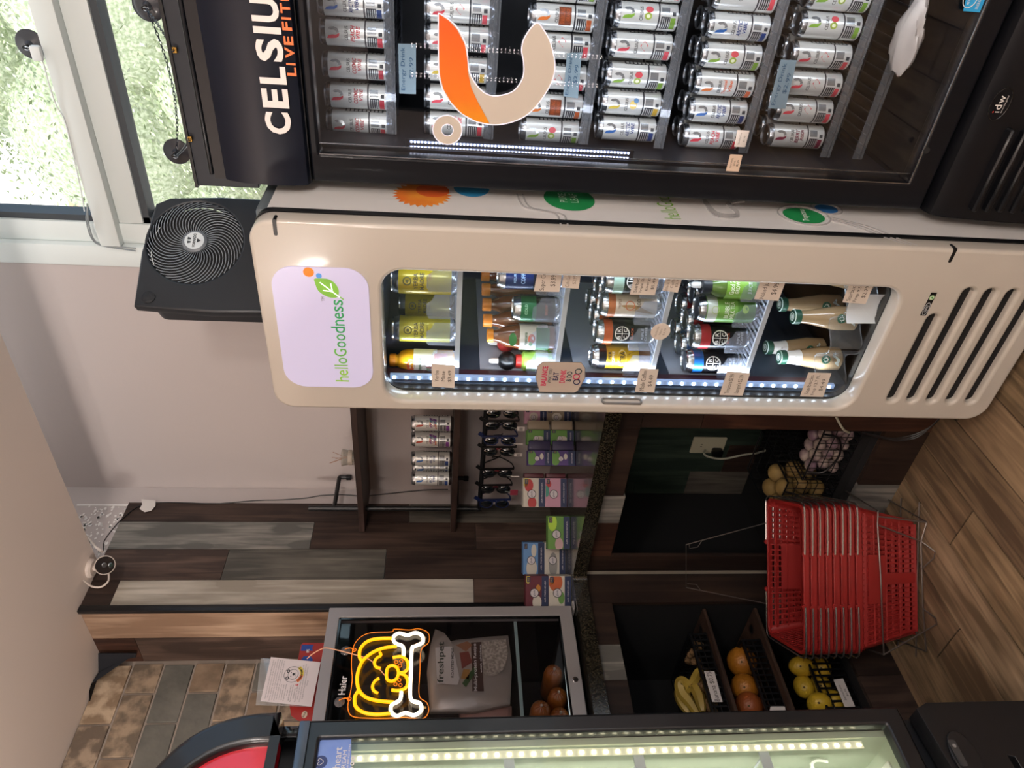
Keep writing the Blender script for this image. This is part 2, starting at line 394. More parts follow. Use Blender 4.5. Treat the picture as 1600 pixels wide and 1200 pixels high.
# speckled torn plaster above the planks
t = MB(); rr = random.Random(5)
PL = mat('bare_plaster', '#eeeae6', .9)
for i in range(150):
    y = rr.uniform(1.83, 2.1); z = rr.uniform(CEIL+.005, CEIL+.17)
    if z > CEIL+.02+(y-1.75)*.5: continue
    a = rr.uniform(.003, .011)
    t.add([(XA-.0105, y+a*math.cos(q)*rr.uniform(.5, 1.4), z+a*math.sin(q)*rr.uniform(.4, 1)) for q in (0, .9, 1.9, 2.8, 3.9, 5)], [tuple(range(6))], PL)
t.box(XA-.0115, XA-.010, 2.098, 2.106, CEIL, CEIL+.2, PL)
o = struct(t, 'trim_plaster')

# ================================================================ outdoors
EX = mat('pavement', '#b9b4aa', .9)
g = MB(); g.box(-30, 30, WY+.2, 60, -.3, -.1, EX); struct(g, 'ground_outside')
LEAF = [mat('leaf_light', '#b4c09c', .6), mat('leaf_mid', '#8a9a74', .6), mat('leaf_grey', '#ccd0c2', .6)]  # leaf colours paled to carry the glare and haze at the window
tr = thing('tree', 'large leafy green tree outside behind the window', 'tree', (-3.2, 9.5, -.1))
mb = MB(); mb.tube(smooth([(-3.2, 9.5, -.1), (-3.15, 9.6, 1.6), (-3.3, 9.5, 3.4)]), .17, mat('bark', '#6d6358', .9), 10)
mb.build('trunk', tr)
mb = MB(); rr = random.Random(11)
blobs = [(-3.4, 9.5, 5.6, 1.7), (-1.6, 9.2, 5.2, 1.7), (-.2, 9.6, 5.6, 1.6), (-2.5, 9.6, 7.2, 1.6), (-1.0, 9.4, 7.0, 1.5), (-2.7, 9.2, 4.0, 1.3), (-1.0, 9.2, 3.8, 1.3), (.7, 9.6, 4.6, 1.4), (.4, 9.8, 6.6, 1.3), (-4.3, 9.6, 4.6, 1.1)]
for bx, by, bz, br in blobs:
    for i in range(6500):
        a = rr.uniform(0, 6.283); u = rr.uniform(-1, 1); s_ = math.sqrt(1-u*u); R_ = br*rr.uniform(.55, 1.04)
        p = Vector((bx+R_*s_*math.cos(a), by+R_*s_*math.sin(a)*.7, bz+R_*u))
        d = Vector((rr.gauss(0, 1), rr.gauss(0, 1)-.5, rr.gauss(0, 1))).normalized(); e = d.orthogonal().normalized(); q = d.cross(e); l_ = rr.uniform(.02, .042)
        mb.add([p-e*l_, p+q*l_*.45, p+e*l_, p-q*l_*.45], [(0, 1, 2, 3)], rr.choice((LEAF[0], LEAF[0], LEAF[1], LEAF[2])))
mb.build('foliage', tr, kind='stuff')
mb = MB(); INL = mat('leaf_mass', '#8c9a7c', .8, var=('#b9c2ac', 26, .1), bump=(30, .6))  # pale mottling painted for the light gaps between leaves
for bx, by, bz, br in blobs: mb.ball((bx, by, bz), br*.74, INL, 24, 16, sy=.7)
mb.build('inner_foliage', tr)
bd = thing('street_building', 'bright white building with an orange stripe outside behind the tree', 'building', (-9, 16, -.1))
mb = MB(); BW = mat('white_render', '#f3f1ee', .8)
mb.box(-16, -5.4, 16, 24, -.1, 13.5, BW); mb.build('wall', bd)
mb = MB(); mb.box(-16, -5.39, 15.9, 16, 9.2, 9.9, mat('orange_band', '#f0a582', .7)); mb.build('orange_stripe', bd)
mb = MB(); mb.box(-7.4, -6.2, 15.95, 16.02, 5.5, 7.4, mat('far_glass', '#93a5b4', .3)); mb.build('window', bd)
# ================================================================ L-shaped counter: wooden carcasses and one granite top
XC, YF = -2.08, 1.585          # front planes of the two runs
GRAN = mat('black_granite', '#14130f', .16, var=('#332e24', 240, .07), coat=.3)
WX = lambda k: WZ[k]
INN = mat('cabinet_inside_black', '#07080b', .8)
c = thing('counter_cabinet', 'wood-clad counter cabinet with dark open bay, behind the stacked red baskets', 'cabinet', (-1.6, 1.9, 0))
m = MB()
def px(x0, x1, z0, z1, k, y=YF): m.box(x0+.0008, x1-.0008, y, y+.014, z0+.0008, z1-.0008, WX(k))
px(-1.68, -1.395, .912, .984, 'brown_shaded'); px(-1.395, -1.215, .912, .984, 'brown_shaded'); px(-1.81, -1.68, .905, .984, 'grey'); px(-1.98, -1.81, .905, .984, 'rust')
px(-2.062, -1.98, 0, .984, 'brown_shaded'); px(-2.08, -2.062, 0, .984, 'pale')
px(-1.388, -1.215, .73, .912, 'brown_shaded'); px(-1.388, -1.215, .0, .73, 'rust')
px(-1.98, -1.62, 0, .145, 'grey'); px(-1.62, -1.388, 0, .145, 'brown_shaded')
m.box(-2.08, -1.215, YF+.014, YF+.03, .145, .17, INN); m.build('front', c)
m = MB()
m.box(-2.276, -1.2, YF+.03, WY-.02, .15, .17, INN)      # bay floor
m.box(-1.385, -1.37, YF+.014, WY-.02, .17, .983, INN)
m.box(-2.276, -1.215, WY-.03, WY-.01, .17, .983, mat('bay_back', '#1c2721', .7))
m.box(-2.288, -2.276, YF+.014, WY-.03, .0, .983, INN)
m.build('carcass', c)
m = MB(); m.M = Matrix.Identity(4)
z = .17
def bk(x0, x1, z0, z1, k): m.box(x0+.001, x1-.001, WY-.038, WY-.03, z0+.001, z1-.001, WX(k))
for x0, x1, z0, z1, k in ((-2.274, -2.138, .434, .66, 'green'), (-2.274, -2.138, .66, .982, 'green'), (-2.138, -1.984, .3, .982, 'green'), (-2.274, -2.138, .17, .434, 'moss'), (-1.984, -1.84, .17, .7, 'green'), (-1.984, -1.84, .7, .982, 'moss'), (-1.84, -1.6, .17, .982, 'green'), (-1.6, -1.385, .17, .982, 'green'), (-2.138, -1.984, .17, .3, 'dark')): bk(x0, x1, z0, z1, k)
m.build('back_planks', c)

c2 = thing('counter_cabinet', 'wood-clad counter cabinet with fruit trays inside, under the small glass-door fridge', 'cabinet', (-2.3, 1.1, 0))
m = MB()
YR = at_x(955, 942, XC)[1]
def py_(y0, y1, z0, z1, k): m.box(XC-.014, XC, min(y0, y1)+.0008, max(y0, y1)-.0008, z0+.0008, z1-.0008, WX(k))
y7, y3 = at_x(940, 1007, XC)[1], at_x(940, 1063, XC)[1]
py_(YR, YF, 0, .984, 'brown_shaded'); py_(YR, y7, .905, .984, 'brown_shaded'); py_(y7, y3, .905, .984, 'grey'); py_(y3, .4, .905, .984, 'brown_shaded')
py_(YR, y3, 0, .15, 'brown_shaded'); py_(y3, .4, 0, .15, 'dark')
m.build('front', c2)
m = MB(); m.box(-2.6, XC-.014, .4, YR+.02, .135, .15, INN); m.box(-2.6, -2.585, .4, YR+.02, .15, .983, INN); m.box(-2.6, XC-.014, YR+.005, YR+.02, .15, .983, INN)
m.box(-2.6, XC-.014, .4, .415, .15, .983, INN); m.build('carcass', c2)
m = MB()
for z_ in (.585, .402):
    m.box(-2.50, XC-.03, .42, YR, z_-.014, z_, wood('shelf_wood', '#2e211b', '#4a372c', '#634b3d', axis='y'), .002, 1)
for i, z_ in enumerate((.585, .402)):
    s_ = MB(); s_.box(-2.50, XC-.02, .42, YR-.01, z_-.012, z_, MATS['shelf_wood'], .002, 1)
    s_.lathe([(.014, z_+.0003), (.016, z_+.0006), (.001, z_+.0007)], 16, BLK, c=(XC-.09, YR-.05, 0)); s_.build('shelf', c2)
# granite, with an overhang and a rounded inner corner
g = MB()
OV = .028
L = [(-2.60, .4), (XC+OV, .4), (XC+OV, YF-OV-.03)] + [(XC+OV+.03-.03*math.cos(t), YF-OV-.03+.03*math.sin(t)) for t in (.4, .8, 1.2, 1.57)] + [(-1.2, YF-OV), (-1.2, WY-.002), (XA+.002, WY-.002), (XA+.002, YC-.02), (XB+.002, YC-.02)]
g.prism(L, .985, 1.033, GRAN)
o = g.build('countertop'); o['label'] = 'black speckled granite countertop running along both counters'; o['category'] = 'countertop'

# ================================================================ helloGoodness glass-door cooler
HX0, HX1, HY, HZ0, HZ1 = -1.188, -.686, 1.408, .04, 1.906
CREAM = mat('cream_gloss', '#c3bcb1', .24, coat=.3)
LINER = mat('cooler_liner', '#39424f', .5)
LINW = mat('cooler_liner_white', '#a9b2c2', .45)
SHWH = mat('shelf_wire_white', '#c9ced8', .35)
cool = thing('drinks_cooler', 'tall cream drinks cooler with a lit white leaf-logo header', 'cooler', (-.94, 1.7, 0))
wx0, wx1, wz0, wz1 = -1.158, -.792, .428, 1.637
m = MB(O=(0, HY, 0), R=X_, U=Z_)
vents = []
for i, (xx0, xx1, zz) in enumerate(((-1.13, -.86, .325), (-1.13, -.785, .27), (-1.13, -.785, .215), (-1.13, -.785, .16), (-1.13, -.785, .105))):
    vents.append(rrect(xx0, xx1, zz-.0138, zz+.0138, .0137, 6))
notch = [rrect(HX1-.034, HX1+.003, 1.845, 1.853, .0039, 3), rrect(HX1-.034, HX1+.003, .352, .36, .0039, 3)]
m.plate([rrect(HX0, HX1, HZ0, HZ1, .05, 8), rrect(wx0, wx1, wz0, wz1, .05, 8)] + vents, -.048, 0, CREAM, b=.0085)
m.build('front_panel', cool)
m = MB(O=(0, HY+.0006, 0), R=X_, U=Z_)
for nt in notch:
    m = MB(O=(0, HY+.0006, 0), R=X_, U=Z_); m.plate([nt], -.02, .001, BLK); m.build('hinge_slot', cool)
m = MB(); m.box(HX0+.01, HX1-.01, HY+.05, HY+.062, HZ0+.01, .40, BLKM); m.build('vent_backing', cool)
for v_ in vents:
    xs_, zs_v = [p[0] for p in v_], [p[1] for p in v_]; m = MB(O=(0, HY, 0), R=X_, U=Z_); m.plate([rrect(min(xs_)+.001, max(xs_)-.001, min(zs_v)+.001, max(zs_v)-.001, .0125)], -.018, -.0165, BLKM); m.build('vent_slot', cool)
m = MB(O=(0, HY, 0), R=X_, U=Z_); m.plate([rrect(HX0+.004, HX1+.001, HZ0+.008, HZ1-.003, .04), rrect(wx0+.005, wx1-.012, wz0, wz1, .04)], -.062, -.046, BLK); m.build('door_gasket', cool)
# cabinet: side walls, back, roof, base
SIDE = mat('cooler_side_white', '#dedbd8', .35)
m = MB(); yb = 2.12; y0 = HY+.062
m.box(HX1-.03, HX1-.002, y0, yb, HZ0+.01, HZ1-.03, SIDE, .001, 1); m.box(HX0+.01, HX0+.035, y0, yb, HZ0+.01, HZ1-.03, SIDE)
m.box(HX0+.01, HX1-.002, yb, yb+.02, HZ0+.01, HZ1-.01, SIDE); m.box(HX0+.01, HX1-.004, y0, yb+.02, HZ1-.03, HZ1-.003, mat('cooler_top_grey', '#5b6469', .4), .012)
m.box(HX0+.035, HX1-.03, y0, yb, HZ0+.01, .40, BLKM); m.box(HX0+.035, HX1-.03, y0, yb, 1.66, HZ1-.03, BLKM)
m.build('cabinet', cool)
m = MB(); m.box(HX0+.04, HX1-.03, y0, yb, .0, .05, BLKM); m.build('plinth', cool)
ix0, ix1, iy1 = -1.148, -.75, 2.0
m = MB(); m.box(ix0-.005, ix0, y0, iy1, .40, 1.66, LINER); m.box(ix1, ix1+.005, y0, iy1, .40, 1.66, LINER); m.box(ix0, ix1, iy1, iy1+.005, .40, 1.66, LINER)
m.box(ix0-.005, ix1+.005, y0, iy1, .395, .40, LINER); m.box(ix0-.005, ix1+.005, y0, iy1, 1.655, 1.66, LINER)
for k, zz in enumerate((1.21, .957, .70)): m.box(ix0-.001, ix0+.004, y0+.06, iy1, zz+.03, zz+.19, LINW)
m.box(ix0, ix0+.004, y0+.02, y0+.055, .46, 1.64, mat('liner_maroon', '#40222c', .4))
m.build('liner', cool)
G1 = pane('cooler_glass', (.96, .98, .98), .8)
m = MB(O=(0, HY+.036, 0), R=X_, U=Z_); m.plate([rrect(wx0-.004, wx1+.004, wz0-.004, wz1+.004, .045)], -.004, 0, G1); gl = m.build('glass', cool)
# LED strip inside the hinge-free side
m = MB(); LED = mat('led_white', '#dfeeff', .3, emit=14); STR = mat('led_strip', '#8ea4c4', .3, emit=.25, ecol='#a9c4ff')
lx = ix0+.006; m.box(lx, lx+.012, y0+.005, y0+.016, .45, 1.63, STR)
for i in range(38): 
    zz = .465+i*.0312; m.box(lx+.003, lx+.010, y0+.002, y0+.006, zz-.003, zz+.003, LED)
m.build('led_strip', cool)
light('cooler_led', 'AREA', (ix0+.03, y0+.03, 1.04), 2.6, (.8, .88, 1), shape='RECTANGLE', size=.02, size_y=1.15, rot=(math.radians(90), 0, math.radians(-60)))
light('cooler_led', 'AREA', (ix1-.03, y0+.03, 1.04), 1.4, (.8, .88, 1), shape='RECTANGLE', size=.02, size_y=1.15, rot=(math.radians(90), 0, math.radians(60)))
# header: backlit panel with the logo
m = MB(O=(0, HY, 0), R=X_, U=Z_); HL = mat('header_backlit', '#b9b3cf', .3, emit=.26, ecol='#e6e0ff')
hx0, hx1, hz0, hz1 = -1.117, -.79, 1.664, 1.872
m.plate([rrect(hx0, hx1, hz0, hz1, .05, 8)], 0, .0022, HL); hd = m.build('header', cool)
m = MB(O=(0, HY-.003, 0), R=X_, U=Z_)
def gr(t): a = lin('#8fc63d'); b = lin('#2f9a5b'); return tuple(a[i]+(b[i]-a[i])*t for i in range(3))
def inkl(name, c): return mat(name, c, .5, emit=.15, ecol=c)
tx0, tx1, tz = -1.100, -.868, 1.722
letters = 'helloGoodness'; wd = [.85, .9, .38, .38, .95, 1.2, .95, .95, .95, .88, .88, .78, .78]; tot = sum(wd); xx = tx0
for i, ch in enumerate(letters):
    wch = (tx1-tx0)*wd[i]/tot; h = .020 if ch in 'eonsh' else .03
    h = {'h': .031, 'l': .031, 'd': .031, 'G': .029}.get(ch, .0205)
    m.text(ch, xx+wch/2, tz+h/2, wch*(.86 if ch != 'l' else .4), h, inkl('logo_green_%d' % (i//2), gr(min(1, i/7))), 0, bold=.006); xx += wch
m.text('TM', -.868, 1.765, .011, .006, mat('ink_grey', '#5d5d5d'))
lg = inkl('logo_leaf', gr(.25)); leaf = [(-.864, 1.737), (-.862, 1.755), (-.848, 1.773), (-.826, 1.779), (-.818, 1.779), (-.8165, 1.765), (-.818, 1.748), (-.829, 1.735), (-.845, 1.729), (-.857, 1.731)]
m.flat([(p[0]-.0, p[1]) for p in smooth([(*p, 0) for p in leaf], 3, True)], lg, 0)
wl_ = mat('logo_white', '#ffffff', .5, emit=.8)
for a, b_ in (((-.862, 1.728), (-.826, 1.768)), ((-.848, 1.743), (-.846, 1.763)), ((-.848, 1.743), (-.828, 1.745))): m.bar((*a, .0006), (*b_, .0006), .0022, .0004, wl_)
m.bar((-.868, 1.720, 0), (-.858, 1.733, 0), .003, .0004, lg)
m.flat(ell(-.802, 1.790, .0115), inkl('logo_orange', '#f08a2c')); m.flat(ell(-.810, 1.769, .0062), inkl('logo_blue', '#5aa0ea'))
m.build('logo', hd)
# maker badge, door handle
m = MB(O=(0, HY-.001, 0), R=X_, U=Z_)
m.flat([(-.862, .364), (-.798, .364), (-.798, .349), (-.862, .349)], BLK)
m.tube([(*p, .0005) for p in ell(-.843, .3565, .017, .0062)], .0005, mat('badge_silver', '#c9ccd0', .4), 4, True)
m.text('QBD', -.843, .3565, .019, .006, MATS['badge_silver'], .0004, bold=.01)
m.flat(ell(-.812, .3565, .0066), mat('badge_green', '#9cc08c', .4), .0003); m.flat(ell(-.812, .3565, .0045), mat('badge_cream', '#dfe6cf', .4), .0005)
m.flat([(-.815, .354), (-.8125, .3595), (-.809, .3575), (-.811, .3535)], mat('badge_leaf', '#3f9b3f', .4), .0007)
m.build('maker_badge', cool)
m = MB(O=(-1.158, HY+.004, 0), R=(0, 1, 0), U=Z_)
m.plate([rrect(-.001, .022, .985, 1.092, .009, 5), rrect(.004, .018, .990, 1.087, .006, 5)], -.002, .004, mat('handle_grey', '#6d6a66', .4), .0015)
m.plate([rrect(.003, .019, .989, 1.088, .006, 5)], -.002, -.001, mat('handle_recess', '#23231f', .5)); m.build('door_handle', cool)
# graphics on the white side panel
def side(): return MB(O=(HX1-.0015, 0, 0), R=Y_, U=Z_)
sun = []
for i in range(52):
    r_ = .068 if i % 2 else .056; t = 2*math.pi*i/52; sun.append((1.575+r_*math.cos(t), 1.553+r_*math.sin(t)))
m = side(); m.flat(sun, mat('sun_orange', '#f0a23a', .5, var=('#e2702a', 9, .15))); m.flat(ell(1.60, 1.53, .038), mat('sun_core', '#dd5f2a', .5), .0003); m.build('sun_decal', cool)
ink = mat('line_grey', '#a9a7a6', .5); ink2 = mat('leaf_green_ink', '#1f8a4c', .5)
m = side(); m.flat(ell(1.625, 1.44, .05, .042), mat('sky_blue_ink', '#2f8fc4', .5)); m.build('blue_decal', cool)
m = side(); m.flat(ell(1.59, 1.213, .066, .06), ink2)
m.text('PURE', 1.593, 1.228, .05, .018, mat('pale_ink', '#cfe8d2', .5), .0004); m.text('LEAF', 1.593, 1.202, .05, .018, MATS['pale_ink'], .0004); m.build('green_decal', cool)
m = side(); m.text('helloGoodness', 1.605, .985, .20, .04, mat('ink_lime', '#7fb83a', .5), .0002, bold=-.006); m.build('side_lettering', cool)
def line(p, r=.0024): m.tube([(*q[:2], .0003) for q in smooth([(*q, 0) for q in p], 5)], r, ink, 4)
m = side()
for o_ in (0, .013): line([(1.60, 1.335-o_), (1.535, 1.325-o_), (1.515, 1.29-o_), (1.50, 1.255-o_*1.2), (1.47, 1.25-o_*1.2), (1.44, 1.25-o_*1.2)])
m.build('line_decal', cool)
m = side()
for o_ in (0, .012, .024, .036): line([(1.62, .885-o_*.2), (1.53+o_*.5, .88-o_*.3), (1.525+o_*.5, .83), (1.56, .815+o_*.2), (1.60, .82+o_*.3), (1.62, .78+o_*.5)])
m.build('line_decal', cool)
def ring(cx, cz, rx, rz): m.tube([(*q, .0003) for q in ell(cx, cz, rx, rz, 30)], .002, ink, 4, True)
m = side(); m.flat(ell(1.555, .655, .042, .05), ink2, .0003); ring(1.555, .655, .053, .062)
m.text('Tropicana', 1.557, .652, .066, .020, mat('white_ink', '#f4f4f0', .5), .0006, ang=-10, bold=.005); m.build('green_decal', cool)
m = side(); ring(1.60, .58, .034, .038); m.flat(ell(1.60, .58, .024, .028), mat('blue_ink', '#3b82c9', .5), .0003)
for o_ in (0, .014, .028): line([(1.535+o_*.6, .60), (1.50+o_*.3, .545-o_), (1.44, .49-o_), (1.42, .47-o_)])
m.build('blue_decal', cool)
# shelves inside: wire with a solid front lip
HSH = (1.468, 1.21, .955, .699)
for zz in HSH:
    s_ = MB()
    for i in range(25):
        x = ix0+.008+i*(ix1-ix0-.016)/24; s_.box(x-.0016, x+.0016, y0+.03, iy1-.01, zz-.006, zz-.0015, SHWH)
    s_.box(ix0+.002, ix1-.002, y0+.028, y0+.034, zz-.012, zz+.0, SHWH); s_.box(ix0+.002, ix1-.002, iy1-.02, iy1-.015, zz-.01, zz-.004, SHWH)
    s_.build('shelf', cool)
# clear pusher fronts
CLR = pane('frosted_clip', (.9, .93, 1), .5, body=.15, bodycol='#dfe6f5', rough=.2)
CLX = (-1.108, -1.025, -.945, -.868)
for zz in HSH:
    for x in CLX:
        s_ = MB(O=(x, y0+.032, zz), R=X_, U=Z_)
        s_.warp = lambda p: (p[0], p[1], p[2]-abs(p[0])**2*8)
        s_.plate([[(-.034, -.008), (.034, -.008), (.034, .008), (.034, .052), (.020, .060), (.012, .072), (-.020, .072), (-.034, .066)]], 0, .002, CLR); s_.build('shelf_clip', cool)
for i in range(3):
    x = -1.075+i*.115; s_ = MB(O=(x, y0+.035, .418), R=X_, U=Z_); P = []
    for t in range(13): P.append((-.055+.11*t/12, 0, .025*math.cos(math.pi*t/6)))
    CC = pane('clear_divider', (.93, .95, .97), 1.2, body=.06)
    s_.add([(p[0], 0, p[2]) for p in P]+[(p[0], .085, p[2]) for p in P], [(j, j+1, j+14, j+13) for j in range(12)], CC, True)
    s_.tube([(p[0], .085, p[2]) for p in P], .0016, CC, 5); s_.tube([(p[0], 0, p[2]) for p in P], .0016, CC, 5); s_.build('shelf_divider', cool)
# ================================================================ black energy-drink cooler
EX0, EX1, EY = -.668, -.112, 1.56
BK2 = mat('cooler_black', '#0b0e14', .3, coat=.12, spec=.25)
INB = mat('cooler_inside_black', '#1d1f26', .45)
ec = thing('drinks_cooler', 'tall black glass-door cooler full of slim white energy drink cans', 'cooler', (-.39, 1.8, 0))
yb2 = 2.17
m = MB()
m.box(EX0+.012, EX0+.04, EY+.045, yb2, .06, 2.01, BK2, .003, 1); m.box(EX1-.04, EX1-.012, EY+.045, yb2, .06, 2.01, BK2, .003, 1)
m.box(EX0+.014, EX1-.014, yb2-.02, yb2-.001, .062, 2.008, INB); m.box(EX0+.014, EX1-.014, EY+.047, yb2-.002, 1.80, 2.008, BK2); m.box(EX0+.014, EX1-.014, EY+.06, yb2-.002, .062, .40, BK2)
m.box(EX0+.04, EX0+.044, EY+.05, yb2-.02, .40, 1.80, INB); m.box(EX1-.044, EX1-.04, EY+.05, yb2-.02, .40, 1.80, INB); m.build('cabinet', ec)
# door: frame, glass, sign header
m = MB(O=(0, EY, 0), R=X_, U=Z_)
gx0, gx1, gz0, gz1 = -.600, -.180, .425, 1.772
m.plate([rrect(EX0+.006, EX1-.006, .37, 1.792, .008), rrect(gx0, gx1, gz0, gz1, .004)], -.042, 0, BK2, .006)
m.build('door_frame', ec)
m = MB(O=(0, EY, 0), R=X_, U=Z_); m.box(gx0, gx0+.002, gz0, gz1, -.001, .001, mat('chrome_line', '#aeb4bd', .2, 1)); m.box(gx0+.02, gx0+.022, gz0, gz1, -.012, -.010, MATS['chrome_line'])
m.box(gx0, gx1, gz0, gz0+.002, -.002, .001, MATS['chrome_line']); m.build('door_trim', ec)
m = MB(O=(0, EY-.012, 0), R=X_, U=Z_); G2 = pane('cooler_glass_dark', (.93, .95, .97), 1.0); m.box(gx0-.004, gx1+.004, gz0-.004, gz1+.004, -.003, 0, G2); gl2 = m.build('glass', ec)
for v in gl2.data.vertices: v.co.y += .018
# curved header with lettering
prof = [(0, 1.796), (-.012, 1.80), (-.02, 1.83), (-.022, 1.88), (-.018, 1.93), (-.008, 1.965), (.01, 1.992), (.035, 2.008)]
m = MB(); vs = []
for x in (EX0+.002, EX1-.002):
    vs += [(x, EY+p[0], p[1]) for p in prof]
n_ = len(prof); m.add(vs, [(i, i+1, n_+i+1, n_+i)[::-1] for i in range(n_-1)], mat('header_navy', '#0a1120', .34, coat=.08, spec=.3), True)
m.box(EX0+.002, EX1-.002, EY, EY+.06, 1.794, 2.0, BK2)
m.box(EX0+.0, EX1-.0, EY+.02, EY+.10, 2.008, 2.018, BK2, .004); hdr = m.build('header', ec)
m = MB(O=(0, EY-.0235, 0), R=X_, U=Z_); LET = mat('header_letter', '#e6dcd6', .4, emit=.12)
ws = [.047, .040, .038, .014, .044, .05, .044]; xs = -.553
for ch, w_ in zip('CELIUS'.replace('I', 'SI'), [.045, .038, .034, .042, .012, .042, .042]):
    m.text(ch, xs+w_/2, 1.846, w_, .052, LET, 0, bold=.035); xs += w_+.0085
for ch, w_, x in (('L', .016, -.435), ('I', .004, -.415), ('V', .02, -.402), ('E', .016, -.378), ('F', .015, -.352), ('I', .004, -.333), ('T', .017, -.322), ('.', .004, -.301)):
    m.text(ch, x+w_/2, 1.808, w_, .018, mat('header_orange', '#e8733a', .4, emit=.12), 0, bold=.03)
m.build('lettering', hdr)
# big emblem on the glass: orange and pearl crescent, round handle hole below
m = MB(O=(0, EY+.0015, 0), R=X_, U=Z_)
def E(px, py): p = at_y(px, py, EY); return (p.x, p.z)
PEARL = mat('emblem_pearl', '#cfc4b6', .35); EO = mat('emblem_orange', '#ea6216', .35)
_n = EO.node_tree.nodes; _l = EO.node_tree.links; _tc = _n.new('ShaderNodeTexCoord'); _sx = _n.new('ShaderNodeSeparateXYZ'); _mr = _n.new('ShaderNodeMapRange'); _cr = _n.new('ShaderNodeValToRGB')   # printed gradient of the emblem
_l.new(_tc.outputs['Object'], _sx.inputs[0]); _l.new(_sx.outputs[0], _mr.inputs[0]); _mr.inputs[1].default_value = -.32; _mr.inputs[2].default_value = -.585
_cr.color_ramp.elements[0].color = lin('#ea5c14'); _cr.color_ramp.elements[1].color = lin('#eeb81a'); _k = _cr.color_ramp.elements.new(.55); _k.color = lin('#ee7a16')
_l.new(_mr.outputs[0], _cr.inputs[0]); _l.new(_cr.outputs[0], _n['Principled BSDF'].inputs['Base Color']); ERIM = mat('emblem_rim', '#f4f0ff', .4, emit=.3)
out = [(685, 20), (701, 30), (715, 44), (727, 68), (731, 92), (733, 110), (740, 126), (752, 141), (766, 149), (783, 149), (801, 143), (812, 131), (818, 116), (818, 96), (815, 78), (820, 58), (838, 36), (851, 49), (860, 66), (866, 90), (867, 108), (862, 128), (851, 148), (836, 168), (818, 183), (795, 192), (771, 195), (745, 190), (722, 178), (704, 160), (692, 140), (686, 115), (685, 70)]
def arc(idx): return [(q.x, q.y) for q in smooth([(*E(*out[i % len(out)]), 0) for i in idx], 4)]
P = arc(range(0, 20))[:-1]+arc(range(19, len(out)+1))[:-1]
m.plate([P], .0005, .0035, PEARL)
m.tube([(*p, .0035) for p in P], .0013, ERIM, 5, True); em = m.build('emblem', ec)
m = MB(O=(0, EY+.0015, 0), R=X_, U=Z_)
org = [(686, 22), (701, 32), (714, 46), (726, 69), (730, 92), (731, 112), (736, 136), (746, 158), (765, 193), (745, 189), (722, 177), (705, 159), (693, 139), (687, 115), (686, 70)]
m.plate([[E(*p) for p in org]], .0036, .0046, EO); m.build('emblem_swoosh', ec)
m = MB(O=(0, EY+.0015, 0), R=X_, U=Z_); cx, cz = E(699, 203)
m.plate([ell(cx, cz, .031), ell(cx, cz, .0125)], .0005, .004, PEARL); m.tube([(*p, .004) for p in ell(cx, cz, .031)], .0012, ERIM, 5, True); m.tube([(*p, .004) for p in ell(cx, cz, .0125)], .0008, ERIM, 5, True)
m.build('emblem_dot', ec)
for o in ec.children:
    if o.name.startswith('emblem'):
        for v in o.data.vertices: v.co.y += .0015
# lower grille, bulging out towards the floor
m = MB(); prof = [(0, .362), (-.018, .355), (-.03, .33), (-.045, .2), (-.05, .06), (-.03, .045), (.03, .045), (.06, .06), (.06, .362)]
vs = []
for x in (EX0+.004, EX1-.004): vs += [(x, EY+p[0], p[1]) for p in prof]
n_ = len(prof); m.add(vs, [(i, (i+1) % n_, n_+(i+1) % n_, n_+i)[::-1] for i in range(n_)]+[tuple(range(n_)), tuple(range(n_, 2*n_))[::-1]], mat('grille_black', '#0b0c10', .34, coat=.1, spec=.3))
for i in range(5):
    z = .27-i*.032
    for s_ in (0, 1):
        x0 = EX0+.03 if s_ == 0 else EX1-.22
        m.box(x0, x0+.19, EY-.045-.012+i*.0005, EY-.03, z, z+.014, MATS['grille_black'], .004, 1)
gr_ = m.build('grille', ec)
m = MB(); m.box(EX0+.05, EX1-.05, EY+.05, yb2-.03, 0, .062, BLKM); m.build('plinth', ec)
def egrille(px, py): return at_y(px, py, EY-.041)
p = egrille(1562, 162); m = MB(O=(p.x, EY-.043, p.z), R=X_, U=(0, -.1, 1))
m.tube([(*q, .001) for q in ell(0, 0, .034, .023, 32)], .0013, BLKG, 6, True)
WI = mat('ink_white', '#e9e4df', .5)
for ch, x, w_, h in (('l', -.016, .002, .010), ('d', -.006, .010, .017), ('w', .010, .016, .011)): m.text(ch, x, h/2-.004, w_, h, WI, .003, bold=.01)
m.flat(ell(-.016, .0115, .0018), mat('red_dot', '#d83a2e', .4), .0034); m.text('www.idw.global', 0, -.009, .036, .005, WI, .003); m.build('maker_badge', ec)
p = at_y(1448, 235, EY-.026); m = MB(O=(p.x, EY-.0245, p.z), R=X_, U=(0, .2, 1)); m.flat(ell(0, 0, .007), BLKM, .002); m.build('key_lock', ec)
m = MB(O=(0, EY-.0005, 0), R=X_, U=Z_); q = [E(1504, 17), E(1530, 19), E(1546, -20), E(1513, -24)]
m.flat([(p_[0], p_[1]) for p_ in q], mat('energy_sticker', '#2f9fd8', .4), .0015); c_ = E(1518, -2); m.tube([(*u, .0025) for u in ell(c_[0], c_[1]+.004, .016, .014, 24)], .0008, WI, 5, True)
m.text('energy', c_[0], c_[1]+.004, .02, .007, WI, .002); m.text('ENERGY STAR', c_[0], c_[1]-.017, .034, .006, WI, .002); m.build('sticker', ec)
